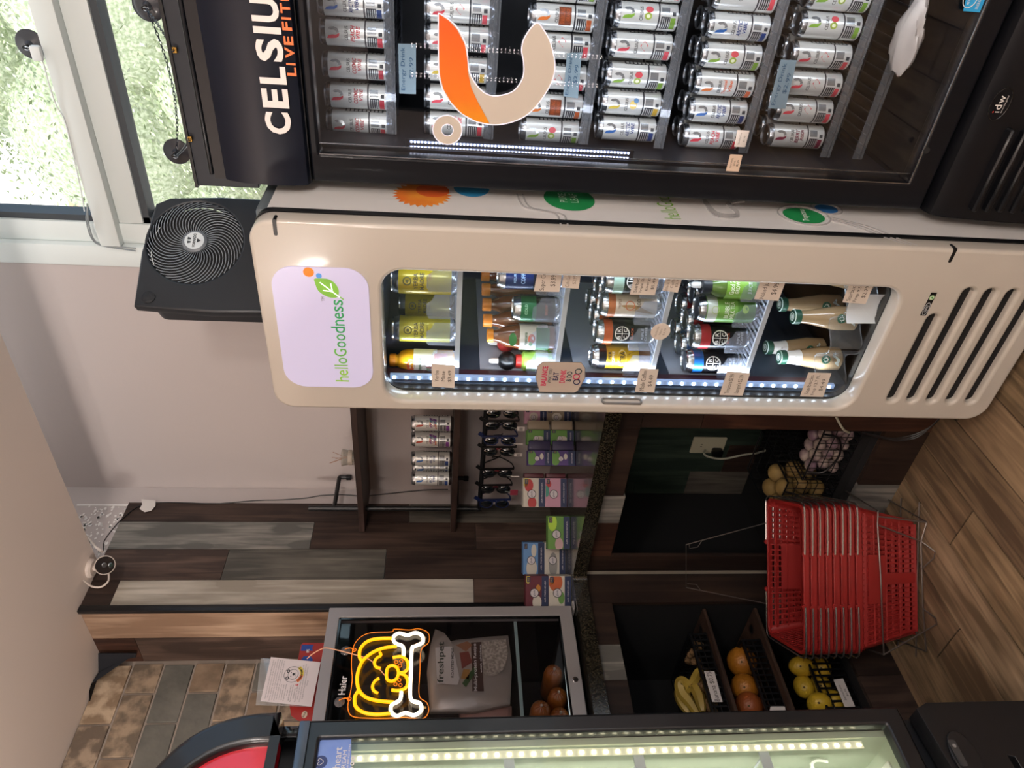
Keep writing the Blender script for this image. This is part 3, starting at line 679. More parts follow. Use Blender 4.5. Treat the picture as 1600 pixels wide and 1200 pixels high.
# reflected LEDs, built as two rows of glowing dots inside the door jamb
m = MB(); SB = mat('reflected_strip', '#6a7280', .3, emit=.35, ecol='#b9c6ff'); LED2 = mat('reflected_led', '#e8ecff', .3, emit=9)
p0, p1 = at_y(640, 222, EY+.07), at_y(985, 238, EY+.07)
for dx in (0, .012):
    m.box(p0.x-dx-.0025, p0.x-dx+.0025, EY+.074, EY+.076, p1.z, p0.z, SB)
    for i in range(64):
        z = p1.z+(p0.z-p1.z)*(i+.5)/64; m.box(p0.x-dx-.0016, p0.x-dx+.0016, EY+.0715, EY+.074, z-.0016, z+.0016, LED2)
m.box(p0.x-.018, p0.x+.006, EY+.076, EY+.082, p1.z-.01, p0.z+.01, INB); m.box(EX0+.044, p0.x-.016, EY+.07, EY+.09, .41, 1.79, INB); m.build('led_strip', ec)
light('cooler_led', 'AREA', (p0.x+.02, EY+.08, 1.25), .8, (.86, .9, 1), shape='RECTANGLE', size=.02, size_y=.9, rot=(math.radians(90), 0, math.radians(-45)))
light('cooler_led', 'AREA', (EX1-.09, EY+.09, 1.1), 1.1, (.9, .93, 1), shape='RECTANGLE', size=.02, size_y=1.2, rot=(math.radians(90), 0, math.radians(45)))
# wire shelves
ESH = (1.632, 1.400, 1.166, .976, .758, .542, .455)
WIRE = mat('shelf_wire_dark', '#3a3d44', .3, .6)
cx0, cx1 = EX0+.05, EX1-.05
for k, z in enumerate(ESH):
    s_ = MB()
    for i in range(19):
        x = cx0+.01+i*(cx1-cx0-.02)/18; s_.box(x-.0014, x+.0014, 1.765, yb2-.03, z-.005, z-.0015, WIRE)
    for y in (1.765, 1.9, 2.1): s_.box(cx0, cx1, y-.002, y+.002, z-.009, z-.005, WIRE)
    s_.box(cx0, cx1, 1.758, 1.763, z-.012, z+.012, pane('price_rail', (.8, .82, .86), 1.0, body=.08)); s_.build('shelf', ec)
# price cards on the shelf rails and the glass
def card(name, label, pts, lines, col, tcol, Y, group=None, off=0, bold=0, ang=0, par='price card', th=.0008, cat='price tag'):
    """pts: photo corners of one edge: (bottom-left, bottom-right, top-right, top-left) of the upright card"""
    P = [at_y(*p, Y) for p in pts]; q = [(p.x, p.z) for p in P]
    m = MB(O=(0, Y, 0), R=X_, U=Z_); n_ = 4
    m.prism(q, 0, th, col)
    cx = sum(p[0] for p in q)/4; cz = sum(p[1] for p in q)/4
    for t, rx, rz, w_, h in lines: m.text(t, cx+rx, cz+rz, w_, h, tcol, th+.0003, bold=bold, ang=ang)
    o = m.build(name); o['label'] = label; o['category'] = cat
    if group: o['group'] = group
    return o
# ================================================================ slim energy drink cans
CANW = mat('can_white', '#dfe0dc', .28, .35); ALU = mat('aluminium', '#b9bcc0', .25, 1); ALUD = mat('can_lid', '#8a8d92', .3, .9)
CINK = mat('can_ink', '#3a3c40', .5); CGR = mat('can_silver', '#a9adb0', .25, .7); CDK = mat('can_band', '#2c2c33', .4)
def warp_r(r): return lambda p: ((r+p[2])*math.sin(p[0]/r), -(r+p[2])*math.cos(p[0]/r), p[1])
FL = dict(cosmic=('#c23a4a', 'COSMIC', 'VIBE', '#b93a44', None), peach=('#d23b4c', 'PEACH', 'VIBE', '#d8404e', None), arctic=('#2b62a8', 'ARCTIC', 'VIBE', '#28407c', None),
          kiwi=('#7fa83a', None, None, '#7ba33c', 'kiwi'), melon=('#cf4552', None, None, '#d34a55', 'melon'), orange=('#d8742e', 'SPARKLING', 'ORANGE', '#b5572a', 'brown'), tropic=('#dd7a3a', 'Tropical', 'Vibe', '#e07048', None),
          citrus=('#c9b13c', None, None, '#c9a23a', 'citrus'), berry=('#7a1f3c', 'BERRY', 'FUSION', '#7a1f3c', None))
CH, CRAD = .155, .0285
def slim_can(name, kind, label='', cat='can', group=None, loc=(0, 0, 0), rz=0):
    sw, t1, t2, band, art = FL[kind]; t = thing(name, label, cat, loc, rz, group)
    m = MB(); r = CRAD
    m.lathe([(r*.80, .0), (r*.9, .004), (r, .011), (r, .012), (r, CH-.014), (r*.93, CH-.006), (r*.88, CH-.003)], 28, CANW, [ALU, ALU, CANW, CANW, ALU, ALU])
    m.warp = warp_r(r); e = .0005
    S = mat('can_swoosh_'+kind, sw, .4); B = mat('can_flavour_'+kind, band, .4)
    z0 = .120
    m.flat([(x, z+z0) for x, z in [(-.012, .018), (-.006, .014), (-.004, .006), (-.004, -.002), (-.0005, -.010), (-.006, -.009), (-.0105, -.003), (-.0115, .006)]], S, e)
    m.flat([(x, z+z0) for x, z in [(.001, -.010), (.009, -.006), (.0125, .002), (.0115, .011), (.008, .015), (.0055, .009), (.0065, .002), (.0035, -.003), (-.001, -.003)]], CGR, e)
    m.text('CELSIUS', 0, .095, .030, .0075, CINK, e, bold=.012)
    if t1:
        m.text(t1, 0, .0815, .034, .0095, B, e, bold=.02, shear=.2); m.text(t2, .003, .0695, .026, .0085, B, e, bold=.02, shear=.2)
    if art == 'kiwi':
        m.flat(ell(-.005, .079, .0075, .0085, 18), mat('art_kiwi', '#9db04a', .4), e); m.flat(ell(-.005, .079, .0038, .0045, 14), mat('art_pale', '#e9edc8', .4), e*1.6); m.flat(ell(.009, .077, .007, .009, 14), mat('art_red', '#d2525a', .4), e)
    if art == 'melon': m.flat([(-.009, .075), (.004, .067), (.013, .076), (.002, .086)], mat('art_red', '#d2525a', .4), e)
    if art == 'citrus': m.flat(ell(0, .078, .010, .009, 18), mat('art_citrus', '#e0c46a', .4), e); m.flat(ell(.01, .072, .006, .006, 14), mat('art_blue', '#6a8fb8', .4), e*1.5)
    if art == 'brown': m.patch(-.02, .02, .062, .09, mat('art_brown', '#7d3f24', .4), .0003); 
    m.patch(-.085, .085, .052, .0555, CDK, e*.8, 24)
    m.patch(-.032, -.004, .028, .049, CDK, e*.8, 6)
    for i in range(4): m.patch(-.030, -.006, .030+i*.0048, .0315+i*.0048, CANW, e*1.4, 5)
    m.patch(.0, .016, .030, .049, CGR, e, 5); m.patch(-.032, -.006, .016, .027, B, e, 5); m.patch(.035, .06, .02, .11, CINK, e*.6, 5)
    for i in range(9): m.patch(.036, .059, .024+i*.0095, .0305+i*.0095, CANW, e*1.4, 5)
    m.patch(-.002, .006, .016, .024, CINK, e, 3)
    m.warp = None; m.build('body').parent = t; lbl = None
    m = MB(); m.lathe([(r*.885, CH-.004), (r*.90, CH), (r*.84, CH+.0005), (r*.80, CH-.004), (.0001, CH-.004)], 24, ALUD); 
    m.build('lid').parent = t
    m = MB(); m.plate([rrect(-.006, .006, -.012, .008, .005, 4)], CH-.0035, CH-.002, ALU); m.build('pull_tab').parent = t
    return t
first = {}
def place_can(kind, x, y, z, label, group, rz=0):
    if kind not in first:
        first[kind] = slim_can('slim_can', kind, label, 'can', group, (x, y, z), rz); return
    return dup(first[kind], (x, y, z), rz, label, group)
rows = [('cosmic', 'cosmic', 'cosmic', 'peach', 'arctic', 'kiwi'), ('peach', 'peach', 'citrus', 'melon', 'melon', 'peach'), ('kiwi', 'orange', 'melon', 'melon', 'orange', 'kiwi'),
        ('arctic', 'citrus', 'kiwi', 'melon', 'kiwi', 'peach'), ('peach', 'arctic', 'tropic', 'kiwi', 'arctic', 'melon'), ('berry', 'melon', 'melon', 'melon', 'kiwi', 'kiwi')]
EXS = [[at_y(px, py, 1.80)[0] for py in ys] for px, ys in ((560, (190, 150, 103, 52, 5, -40)), (705, (193, 152, 107, 58, 15, -30)), (850, (203, 163, 118, 70, 25, -20)), (985, (201, 160, 117, 70, 23, -22)), (1110, (213, 172, 129, 85, 38, -8)), (1250, (213, 172, 129, 84, 37, -9)))]
rr = random.Random(21)
for R_ in EXS:
    for j in range(1, len(R_)): R_[j] = max(R_[j], R_[j-1]+.0588)
for k, row in enumerate(rows):
    for j, kind in enumerate(row):
        x = EXS[k][j]
        if x > EX1-.078: continue
        lab = f'slim white {kind if kind in ("melon", "kiwi", "citrus") else FL[kind][1].lower() if FL[kind][1] else kind} can, {ORD[j]} from the white cooler, {ORD[k]} shelf below the header'
        if kind == 'orange': lab = lab.replace('sparkling', 'orange')
        place_can(kind, x, 1.80, ESH[k]+.0005, lab, 'energy drink cans in the black cooler', rr.uniform(-.1, .45))
        if k >= 3 or (k == 1 and j > 2):
            kb = row[(j+1) % 6]
            place_can(kb, x+.002, 1.80+.0605, ESH[k]+.0005, f'slim white can in second row, {ORD[j]} from the white cooler, {ORD[k]} shelf below the header', 'energy drink cans in the black cooler', rr.uniform(-.5, .3))
# price cards of the black cooler
PAPER = mat('card_paper', '#d8bfa8', .7); PBLUE = mat('card_blue', '#8ba0aa', .6, alpha=.85); PINK_ = mat('card_ink', '#4b4038', .7); BINK = mat('card_ink_blue', '#28506e', .7)
def ecard(i, pts, where):
    P = [at_y(*p, 1.752) for p in pts]; q = [(p.x, p.z) for p in P]; cx = sum(p[0] for p in q)/4; cz = sum(p[1] for p in q)/4
    m = MB(O=(0, 1.752, 0), R=X_, U=Z_); m.prism(q, 0, .0008, PBLUE); w_ = abs(q[1][0]-q[0][0]); h = abs(q[2][1]-q[1][1])
    m.text('Energy Drink', cx, cz+h*.22, w_*.86, h*.30, BINK, .0014); m.text('$2.99', cx+w_*.03, cz-h*.24, w_*.42, h*.28, BINK, .0014)
    o = m.build('price_card'); o['label'] = 'pale blue Energy Drink $2.99 card '+where; o['category'] = 'price tag'; o['group'] = 'energy drink price cards'
ecard(0, [(650, 147), (650, 69), (622, 68), (624, 146)], 'on the rail below the first shelf')
ecard(1, [(903, 154), (909, 82), (886, 83), (880, 150)], 'beside the crescent emblem, below the third shelf')
ecard(2, [(1227, 170), (1245, 94), (1220, 93), (1200, 169)], 'in front of the lowest row of cans')
card('price_card', 'small beige $1.99 card hanging in the black cooler, nearer the cans', [(1164, 230), (1171, 204), (1152, 203), (1147, 229)], [('Sparkling Cans', 0, .004, .028, .005), ('$1.99', 0, -.007, .014, .005)], PAPER, PINK_, 1.70)
card('price_card', 'small beige $2.99 card at the door edge of the black cooler', [(1154, 268), (1160, 242), (1141, 241), (1134, 267)], [('Sparkling', 0, .007, .022, .005), ('Drink', 0, 0, .012, .004), ('$2.99', 0, -.008, .014, .005)], PAPER, PINK_, EY-.003)
# crumpled plastic bag on the cooler floor
m = MB(); BAG = pane('bag_plastic', (.9, .9, .9), .6, body=.62, bodycol='#e9ddd4', rough=.2); rr = random.Random(4)
b0 = at_y(1385, 50, 1.86); n1, n2 = 26, 14; vs = []; fs = []
for j in range(n2+1):
    t = j/n2
    for i in range(n1):
        a = 2*math.pi*i/n1; r_ = (.068*math.sin(math.pi*min(t*1.15+.12, 1))**.6)*(1+.16*math.sin(3*a+j*.4)+.07*math.sin(7*a-j)+rr.uniform(-.06, .06))
        vs.append((b0.x+.02+r_*math.cos(a)*1.25+.02*t*t, 1.70+r_*math.sin(a)*.7, .462+.05*t))
for j in range(n2):
    for i in range(n1): fs.append((j*n1+i, j*n1+(i+1) % n1, (j+1)*n1+(i+1) % n1, (j+1)*n1+i))
m.add(vs, fs, BAG, True); o = m.build('plastic_bag'); o['label'] = 'crumpled white plastic bag on the bottom rack of the black cooler'; o['category'] = 'bag'
# ================================================================ what stands in the cream cooler
def T(name, label, cat, p, rz, group=None): return thing(name, label, cat, p, rz, group)
def part(m, name, t): o = m.build(name); o.parent = t; return o
GH = 'canned and bottled drinks in the cream cooler'
def tall_can(label, p, rz, body, bands=(), texts=(), h=.152, r=.033, lidc=None, art=None, group=GH, cat='can'):
    t = T('drink_can', label, cat, p, rz, group)
    m = MB(); bm_ = mat('can_'+body.strip('#'), body, .25, .15)
    m.lathe([(r*.78, 0), (r*.9, .004), (r, .013), (r, h-.018), (r*.9, h-.007), (r*.86, h-.003)], 28, bm_, [ALU, ALU, bm_, ALU if not lidc else bm_, ALU])
    m.warp = warp_r(r)
    for z0, z1, c in bands: m.patch(-math.pi*r*.999, math.pi*r*.999, z0, z1, mat('can_'+c.strip('#'), c, .25, .15), .0004, 28)
    if art: art(m)
    for s_, x, z, w_, hh, c in texts: m.text(s_, x, z, w_, hh, mat('can_ink_'+c.strip('#'), c, .45), .0012, bold=.012)
    m.warp = None; part(m, 'body', t)
    m = MB(); m.lathe([(r*.865, h-.004), (r*.885, h), (r*.82, h+.0005), (r*.78, h-.004), (.0001, h-.004)], 24, ALU); part(m, 'lid', t)
    m = MB(); m.plate([rrect(-.007, .007, -.014, .009, .005, 4)], h-.0035, h-.002, ALU); part(m, 'pull_tab', t); return t
def ringart(x, z, r, c='#e8e6e2'):
    def f(m):
        k = mat('can_ink_'+c.strip('#'), c, .45)
        m.plate([ell(x, z, r), ell(x, z, r*.88)], .0006, .0012, k)
        m.add([(x-.0008, z-r*.9, .001), (x+.0008, z-r*.9, .001), (x+.0008, z+r*.9, .001), (x-.0008, z+r*.9, .001)], [(0, 1, 2, 3)], k)
        m.patch(x-r*.9, x+r*.9, z-.0008, z+.0008, k, .001, 4)
        for ch, dx, dz in (('B', -.5, .42), ('R', .42, .42), ('C', -.45, -.45), ('C', .42, -.45)): m.text(ch, x+dx*r, z+dz*r, r*.42, r*.48, k, .0014, bold=.02)
    return f
def bottle(label, p, rz, prof, bodymat, capc, capz, label_=None, h=.17, sx=1, group=GH):
    t = T('drink_bottle', label, 'bottle', p, rz, group)
    m = MB(); m.lathe(prof, 26, bodymat, sy=sx); part(m, 'body', t)
    if label_:
        r, z0, z1, c, texts, art = label_
        m = MB(); m.warp = warp_r(r+.0008); m.patch(-math.pi*r, math.pi*r, z0, z1, c, 0, 30)
        if art: art(m)
        for s_, x, z, w_, hh, cc in texts: m.text(s_, x, z, w_, hh, mat('can_ink_'+cc.strip('#'), cc, .45), .0012, bold=.015)
        part(m, 'paper_label', t)
    r0, z0, z1 = capz; m = MB()
    m.lathe([(r0, z0), (r0*1.02, z0+.001), (r0, z1-.002), (r0*.9, z1), (.0001, z1)], 24, capc); part(m, 'cap', t); return t
def hp(px, py, Y=1.55): p = at_y(px, py, Y); return p
zs = [z+.0005 for z in HSH]
def hloc(py, k, Y=1.55, px=None):
    px = px or (706, 868, 1020, 1168, 1330)[k]; x = at_y(px, py, Y)[0]; return (x, Y, zs[k] if k < 4 else .4185)
TR = .45
YE = '#b7a22c'
def yerba(m):
    k = mat('art_olive', '#5d5a2c', .5); m.plate([ell(0, .118, .0105), ell(0, .118, .0075)], .0006, .0012, k); m.flat(ell(0, .118, .004), k, .001)
yt = (('YERBA', 0, .098, .040, .010, '#4d4420'), ('MADRE', 0, .083, .042, .011, '#4d4420'), ('ORGANIC', 0, .070, .026, .003, '#4d4420'))
tall_can('tall yellow yerba mate can, away from the LED strip, top shelf of cream cooler', hloc(440, 0), TR, YE, texts=yt+(('TEA', .012, .064, .018, .005, '#a8402c'),), art=yerba, h=.157)
tall_can('tall yellow yerba mate can next to the orange juice bottle', hloc(515, 0), TR, '#b5ae3a', texts=yt, art=yerba, h=.157)
tall_can('half-hidden tall yellow can behind the gap on the top shelf of cream cooler', hloc(478, 0, 1.80), TR, YE, texts=yt, art=yerba, h=.157)
OJ = mat('orange_juice', '#d99a1d', .18, coat=.5); APJ = mat('apple_juice', '#6b3a1c', .15, coat=.6); RED = mat('cap_red', '#b8302a', .4); GRN = mat('label_green', '#2c7a3c', .45); WHL = mat('label_white', '#e9e6e2', .5); ORL = mat('label_orange', '#c4552a', .45)
def troplab(top, low):
    def f(m):
        m.flat(ell(0, .112, .018, .010), mat('lab_'+top.strip('#'), top, .45), .0008); m.patch(-.035, .035, .018, .052, mat('lab_'+low.strip('#'), low, .45), .0006, 8)
        m.flat(ell(.004, .064, .012, .009), mat('lab_fruit', '#c8552f', .45), .001); m.flat(ell(-.010, .066, .006, .005), mat('lab_leaf', '#5f9b3c', .45), .0012)
    return f
bp = [(.026, 0), (.031, .004), (.031, .07), (.029, .09), (.031, .118), (.027, .136), (.0165, .146), (.0155, .158)]
bottle('plastic orange juice bottle with orange label on the top shelf beside the LED strip', hloc(565, 0), .2, bp, OJ, mat('cap_orange', '#e08a1e', .4), (.0175, .152, .168), (.031, .045, .105, WHL, (('Tropicana', 0, .088, .042, .012, '#2c5a3a'), ('pure', 0, .112, .014, .005, '#f2e2c8')), troplab('#c4552a', '#b04a22')))
# second shelf
tall_can('blue and black coffee can at the far end of the second shelf of cream cooler', hloc(433, 1), TR, '#1c2c5e', bands=((.03, .075, '#1f1f28'),), texts=(('COFFEE', 0, .10, .035, .010, '#9fc3ee'), ('KEURIG', 0, .12, .03, .006, '#9fc3ee')), h=.16)
tall_can('short green and black coffee can on the second shelf of cream cooler', hloc(483, 1), TR, '#201d1d', bands=((.060, .098, '#1f6a40'),), texts=(('COLD', 0, .085, .025, .007, '#a5d9b5'), ('BREW', 0, .035, .026, .007, '#b5562e')), h=.116)
bp2 = [(.027, 0), (.033, .004), (.033, .085), (.031, .10), (.028, .125), (.018, .145), (.015, .158), (.0155, .168)]
bottle('brown apple juice bottle with green and white label on the second shelf', hloc(527, 1), .3, bp2, APJ, mat('cap_orange', '#e08a1e', .4), (.0175, .160, .176), (.033, .022, .094, WHL, (('Tropicana', 0, .078, .040, .012, '#2c5a3a'), ("Apple", 0, .095, .014, .004, '#f2e2c8')), troplab('#2c7a3c', '#2c6b34')))
LIM = mat('kid_green', '#8fb84a', .4)
def kid(label, p, capm, capc2):
    t = bottle(label, p, .25, [(.026, 0), (.029, .004), (.029, .05), (.026, .058), (.027, .075), (.016, .083)], LIM, RED, (.019, .080, .096), (.029, .012, .045, mat('kid_label', '#d3e2c8', .5), (('100%', -.004, .036, .02, .006, '#7a2c3a'), ('FRUIT', -.002, .058, .024, .007, '#2f7a35')), None))
    m = MB(); m.ball((0, 0, .118), .0265, capm, sz=.95); part(m, 'dome_cap', t)
    m = MB(); m.lathe([(.008, .142), (.0075, .160), (.005, .166), (.0001, .167)], 14, WHL); part(m, 'spout', t)
kid('small green juice bottle with a round black cap and white spout beside the LED strip', hloc(566, 1), BLK, None)
kid('small green juice bottle with a round red cap and white spout behind the black-capped one', (hloc(560, 1)[0]-.005, 1.625, zs[1]), RED, None)
for i in range(5):
    x = hloc(527, 1)[0]-.0; bottle(f'juice bottle with a square orange cap, {ORD[i]} in the queue behind the apple juice', (x+.006*i, 1.62+i*.07, zs[1]), .2, bp2, APJ, mat('cap_amber', '#d9822a', .4), (.0175, .160, .184), group='orange-capped bottles behind the apple juice')
# third shelf
BRC = (('BLACK', .0, .062, .03, .006, '#c0603a'), ('RIFLE', 0, .035, .028, .006, '#d8d6d2'), ('COFFEE', 0, .026, .034, .006, '#d8d6d2'))
tall_can('black coffee can with a mint top band, furthest from the LED strip, third shelf', hloc(440, 2), TR, '#1d2022', bands=((.108, .134, '#a8c4b4'),), texts=BRC[1:], art=ringart(0, .084, .019))
tall_can('cream-white coffee can with brown swirl, second from far side on the third shelf', hloc(477, 2), TR, '#cdbfae', bands=((.118, .136, '#a8633c'),), texts=(('TRIPLE', .004, .108, .024, .006, '#6d4a34'), ('300', .006, .06, .022, .010, '#5a4a3c')), art=lambda m: (m.flat(smooth([(-.02, .02, 0), (-.008, .045, 0), (.002, .07, 0), (.0, .105, 0), (-.008, .085, 0), (-.016, .055, 0)], 4, True) and [(p.x, p.y) for p in smooth([(-.02, .02, 0), (-.008, .045, 0), (.002, .07, 0), (.0, .105, 0), (-.008, .085, 0), (-.016, .055, 0)], 4, True)], mat('art_swirl', '#9b7a52', .4), .0006), m.plate([ell(0, .082, .012), ell(0, .082, .010)], .0008, .0012, mat('art_rust', '#b0562f', .4))))
tall_can('black coffee can with orange top band and white ring emblem on the third shelf', hloc(520, 2), TR, '#1b1a1c', bands=((.112, .134, '#b8582e'),), texts=BRC, art=ringart(0, .088, .019))
tall_can('yellow coffee can with black cap band beside the LED strip on the third shelf', hloc(558, 2), TR, '#c9a52a', bands=((.116, .136, '#1d1d22'), (.0, .03, '#6b4a2c')), texts=(('SUPER', 0, .108, .036, .008, '#26262c'), ('COFFEE', 0, .098, .036, .007, '#e8e6dc'), ('XTRA', 0, .074, .036, .013, '#1f1f24')), art=lambda m: (m.flat(ell(0, .075, .024, .012), mat('art_cream', '#e3cf87', .4), .0006), m.flat([(-.02, .048), (.012, .058), (.022, .036), (-.006, .03)], mat('art_dark', '#2c2a26', .4), .0006)))
# fourth shelf
NJ = mat('green_smoothie', '#55702e', .2, coat=.4)
t = bottle('dark-capped green smoothie bottle with a 2 for label on the fourth shelf', hloc(448, 3), .4, [(.028, 0), (.032, .005), (.032, .10), (.028, .122), (.019, .136), (.018, .142)], NJ, mat('cap_dark', '#24262c', .4), (.0215, .138, .162), (.032, .03, .105, mat('lab_lime', '#7fae3a', .45), (('Good 2', 0, .092, .034, .013, '#eef0d2'), ('GROW', 0, .078, .030, .010, '#eef0d2'), ('JUICE', 0, .045, .03, .012, '#eef0d2')), None))
m = MB(); m.lathe([(.008, .162), (.0075, .180), (.005, .186), (.0001, .187)], 14, WHL); part(m, 'spout', t)
tall_can('light green bubble milk tea can on the fourth shelf', hloc(484, 3), TR, '#5f8f3f', bands=((.112, .138, '#c9d0c6'), (.06, .112, '#79a950')), texts=(('BUBBLE', 0, .088, .042, .012, '#dfe8cf'), ('MILK TEA', 0, .074, .044, .011, '#dfe8cf')), art=lambda m: (m.plate([ell(0, .118, .010), ell(0, .118, .0085)], .0008, .0012, mat('art_olive2', '#9db06a', .4)), m.flat(ell(.004, .04, .011, .008), mat('art_lime', '#a9cf3f', .4), .0008)), h=.158, r=.034)
tall_can('black coffee can with red top band and white ring emblem on the fourth shelf', hloc(527, 3), TR, '#1b1a1c', bands=((.108, .134, '#a02f34'),), texts=BRC, art=ringart(0, .084, .021))
tall_can('black coffee can with blue top band beside the LED strip on the fourth shelf', hloc(566, 3), TR, '#191a1f', bands=((.108, .134, '#1f5fa8'),), texts=BRC[1:], art=ringart(0, .082, .020))
# second rows: only their lids and shoulders show
nb = [(2, 440, '#1d2022', '#a8c4b4', 'mint'), (2, 477, '#cdbfae', '#a8633c', 'brown'), (2, 520, '#1b1a1c', '#b8582e', 'orange'), (3, 484, '#5f8f3f', '#c9d0c6', 'green'), (3, 527, '#1b1a1c', '#a02f34', 'red'), (3, 566, '#191a1f', '#1f5fa8', 'blue')]
for k, py, c1, c2, nm in nb:
    for r_ in (1, 2):
        x, y, z = hloc(py, k); y2 = 1.55+.072*r_
        tall_can(f'can with {nm} top band, {ORD[r_]} behind its twin on the {ORD[k]} shelf', (x+.004*r_, y2, z), TR, c1, bands=((.110, .136, c2),), group='cans queued behind the front row')
# frappuccino-style bottles on the cooler floor
LAT = mat('latte', '#a58a68', .15, coat=.7); GCAP = mat('cap_green', '#1f4d3a', .4)
fb = [(.028, 0), (.0325, .005), (.0325, .055), (.029, .07), (.0265, .085), (.024, .10), (.0185, .125), (.0165, .15), (.0165, .158)]
def frap(label, p, sleeve=True):
    t = T('glass_bottle', label, 'bottle', p, .5, 'coffee drink bottles on the cooler floor')
    m = MB(); m.lathe(fb, 26, LAT); part(m, 'body', t)
    m = MB(); r = .0325
    m.warp = lambda p: ((.0335+p[2])*math.sin(p[0]/.0335), -(.0335+p[2])*math.cos(p[0]/.0335), p[1])
    m.flat(ell(0, .052, .0125), mat('siren_green', '#1f6048', .45), -.0002)
    WQ = mat('siren_white', '#dfe8e2', .5)
    m.flat([(math.sin(a)*q*.0095, .052+math.cos(a)*q*.0095) for a, q in [(i*math.pi/8, (1, .55, .8, .5)[i % 4]) for i in range(16)]], WQ, .0004)
    m.flat(ell(0, .053, .0035, .0045), MATS['siren_green'], .0007)
    m.text('Mocha', .004, .030, .026, .008, mat('can_ink_5a4a3c', '#5a4a3c', .45), 0); m.add([(-.02, .012, 0), (.0, .012, 0), (.022, .024, 0), (.012, .034, 0), (-.012, .024, 0)], [(0, 1, 2, 3, 4)], WQ); part(m, 'paper_label', t)
    if sleeve:
        m = MB(); m.lathe([(.0215, .112), (.0190, .127), (.0175, .148), (.0170, .150)], 26, WHL, cap=False); m.warp = warp_r(.0215)
        m.text('2 for', 0, .130, .012, .007, mat('can_ink_5a4a3c', '#5a4a3c', .45), -.0008); m.warp = None; part(m, 'neck_sleeve', t)
    m = MB(); m.lathe([(.0195, .152), (.0198, .153), (.0195, .168), (.018, .170), (.0001, .170)], 24, GCAP, [None, None, mat('cap_rim', '#b9cfc4', .4), None]); m.plate([ell(0, 0, .011), ell(0, 0, .0085)], .1702, .1708, WQ); m.flat(ell(0, 0, .006), WQ, .1706); part(m, 'cap', t)
def fl(px, py, Y): p = at_y(px, py, Y); return (p.x, Y, .4185)
frap('latte bottle with white neck sleeve nearest the LED strip on the cooler floor', fl(1300, 560, 1.555))
frap('latte bottle with white neck sleeve behind the one nearest the LED strip', fl(1270, 545, 1.64))
frap('latte bottle without neck sleeve in the middle of the cooler floor', fl(1310, 497, 1.56), False)
frap('latte bottle without neck sleeve behind the middle one on the cooler floor', fl(1290, 478, 1.645), False)
frap('latte bottle at the far end of the cooler floor behind the curled paper', fl(1300, 432, 1.56), False)
# curled paper card
m = MB(); P = []
p0 = at_y(1305, 482, 1.485)
for i in range(15):
    t = i/14; a = -1.1+2.6*t; P.append((.042*math.sin(a), .03*math.cos(a)-.03, 0))
m.move((p0.x+.01, 1.482, .424), .2)
h_ = .082
m.add([(p[0], p[1], 0) for p in P]+[(p[0]*1.0, p[1]-.006, h_) for p in P], [(i, i+1, 16+i, 15+i) for i in range(14)], mat('paper_white', '#f2f3f8', .6), True)
o = m.build('paper_card'); o['label'] = 'curled white paper card standing among the latte bottles'; o['category'] = 'card'
# price cards on the cream cooler glass
CARD = mat('card_cream', '#d6cabd', .7); CI = mat('card_text', '#4a4038', .7); CI2 = mat('card_text_faded', '#8f7f70', .7)
GY = HY+.032-.0012
def hcard(q, lines, label, ink=CI):
    P = [at_y(*p, GY) for p in q]; R = (P[1]-P[0]).normalized(); cx = sum(p.x for p in P)/4; cz = sum(p.z for p in P)/4
    W = (P[1]-P[0]).length; H = ((P[3]-P[0]).length+(P[2]-P[1]).length)/2; ang = math.degrees(math.atan2(R.z, R.x))
    m = MB(O=(0, GY, 0), R=X_, U=Z_); m.prism([(p.x, p.z) for p in P], 0, .0007, CARD); n_ = len(lines)
    for i, (t, fw) in enumerate(lines): m.text(t, cx, cz+H*(.5-(i+.75)/(n_+.5)), W*fw, H*.62/(n_+.6), ink, .001, ang=ang)
    o = m.build('price_card'); o['label'] = label; o['category'] = 'price tag'; o['group'] = 'price cards on the cream cooler glass'
hcard([(710, 606), (711, 571), (674, 568), (675, 604)], [('Yerba', .5), ('Mate', .45), ('$3.49', .5)], 'cream Yerba Mate $3.49 card near the header of the cream cooler')
hcard([(874, 456), (879, 421), (841, 420), (834, 455)], [('Super Coff', .9), ('$3.99', .5)], 'cream Super Coff $3.99 card at the glass edge by the hinge side')
hcard([(904, 451), (908, 424), (882, 422), (877, 449)], [('Cafe Latte', .85), ('$2.99', .5)], 'small faded Cafe Latte $2.99 card beside the Super Coff card', CI2)
hcard([(1023, 461), (1032, 426), (993, 424), (984, 460)], [('Starbucks', .8), ('Triple Shot', .85), ('Energy', .6), ('$5.49', .5)], 'cream Triple Shot Energy $5.49 card by the hinge side')
hcard([(1059, 457), (1068, 427), (1043, 425), (1035, 454)], [('Black Rifle', .85), ('Coffee', .6), ('$3.79', .5)], 'small faded Black Rifle Coffee $3.79 card by the hinge side', CI2)
hcard([(1216, 470), (1230, 433), (1191, 431), (1178, 467)], [('Naked Juice', .88), ('$4.99', .5)], 'cream Naked Juice $4.99 card on the cream cooler glass')
hcard([(1352, 475), (1368, 438), (1330, 436), (1316, 472)], [('Starbucks', .8), ('Frap 9.5FL', .85), ('$2.79', .5)], 'cream Frap 9.5FL $2.79 card at the lowest hinge-side corner')
hcard([(1022, 613), (1029, 577), (1000, 575), (992, 612)], [('Made Coffee', .85), ('$4.49', .5)], 'cream Made Coffee $4.49 card over the LED strip')
hcard([(1160, 618), (1172, 583), (1136, 580), (1124, 617)], [('Tropicana $2.99', .85), ("Langer's $2.39", .8)], 'cream Tropicana $2.99 card over the lower LED strip')
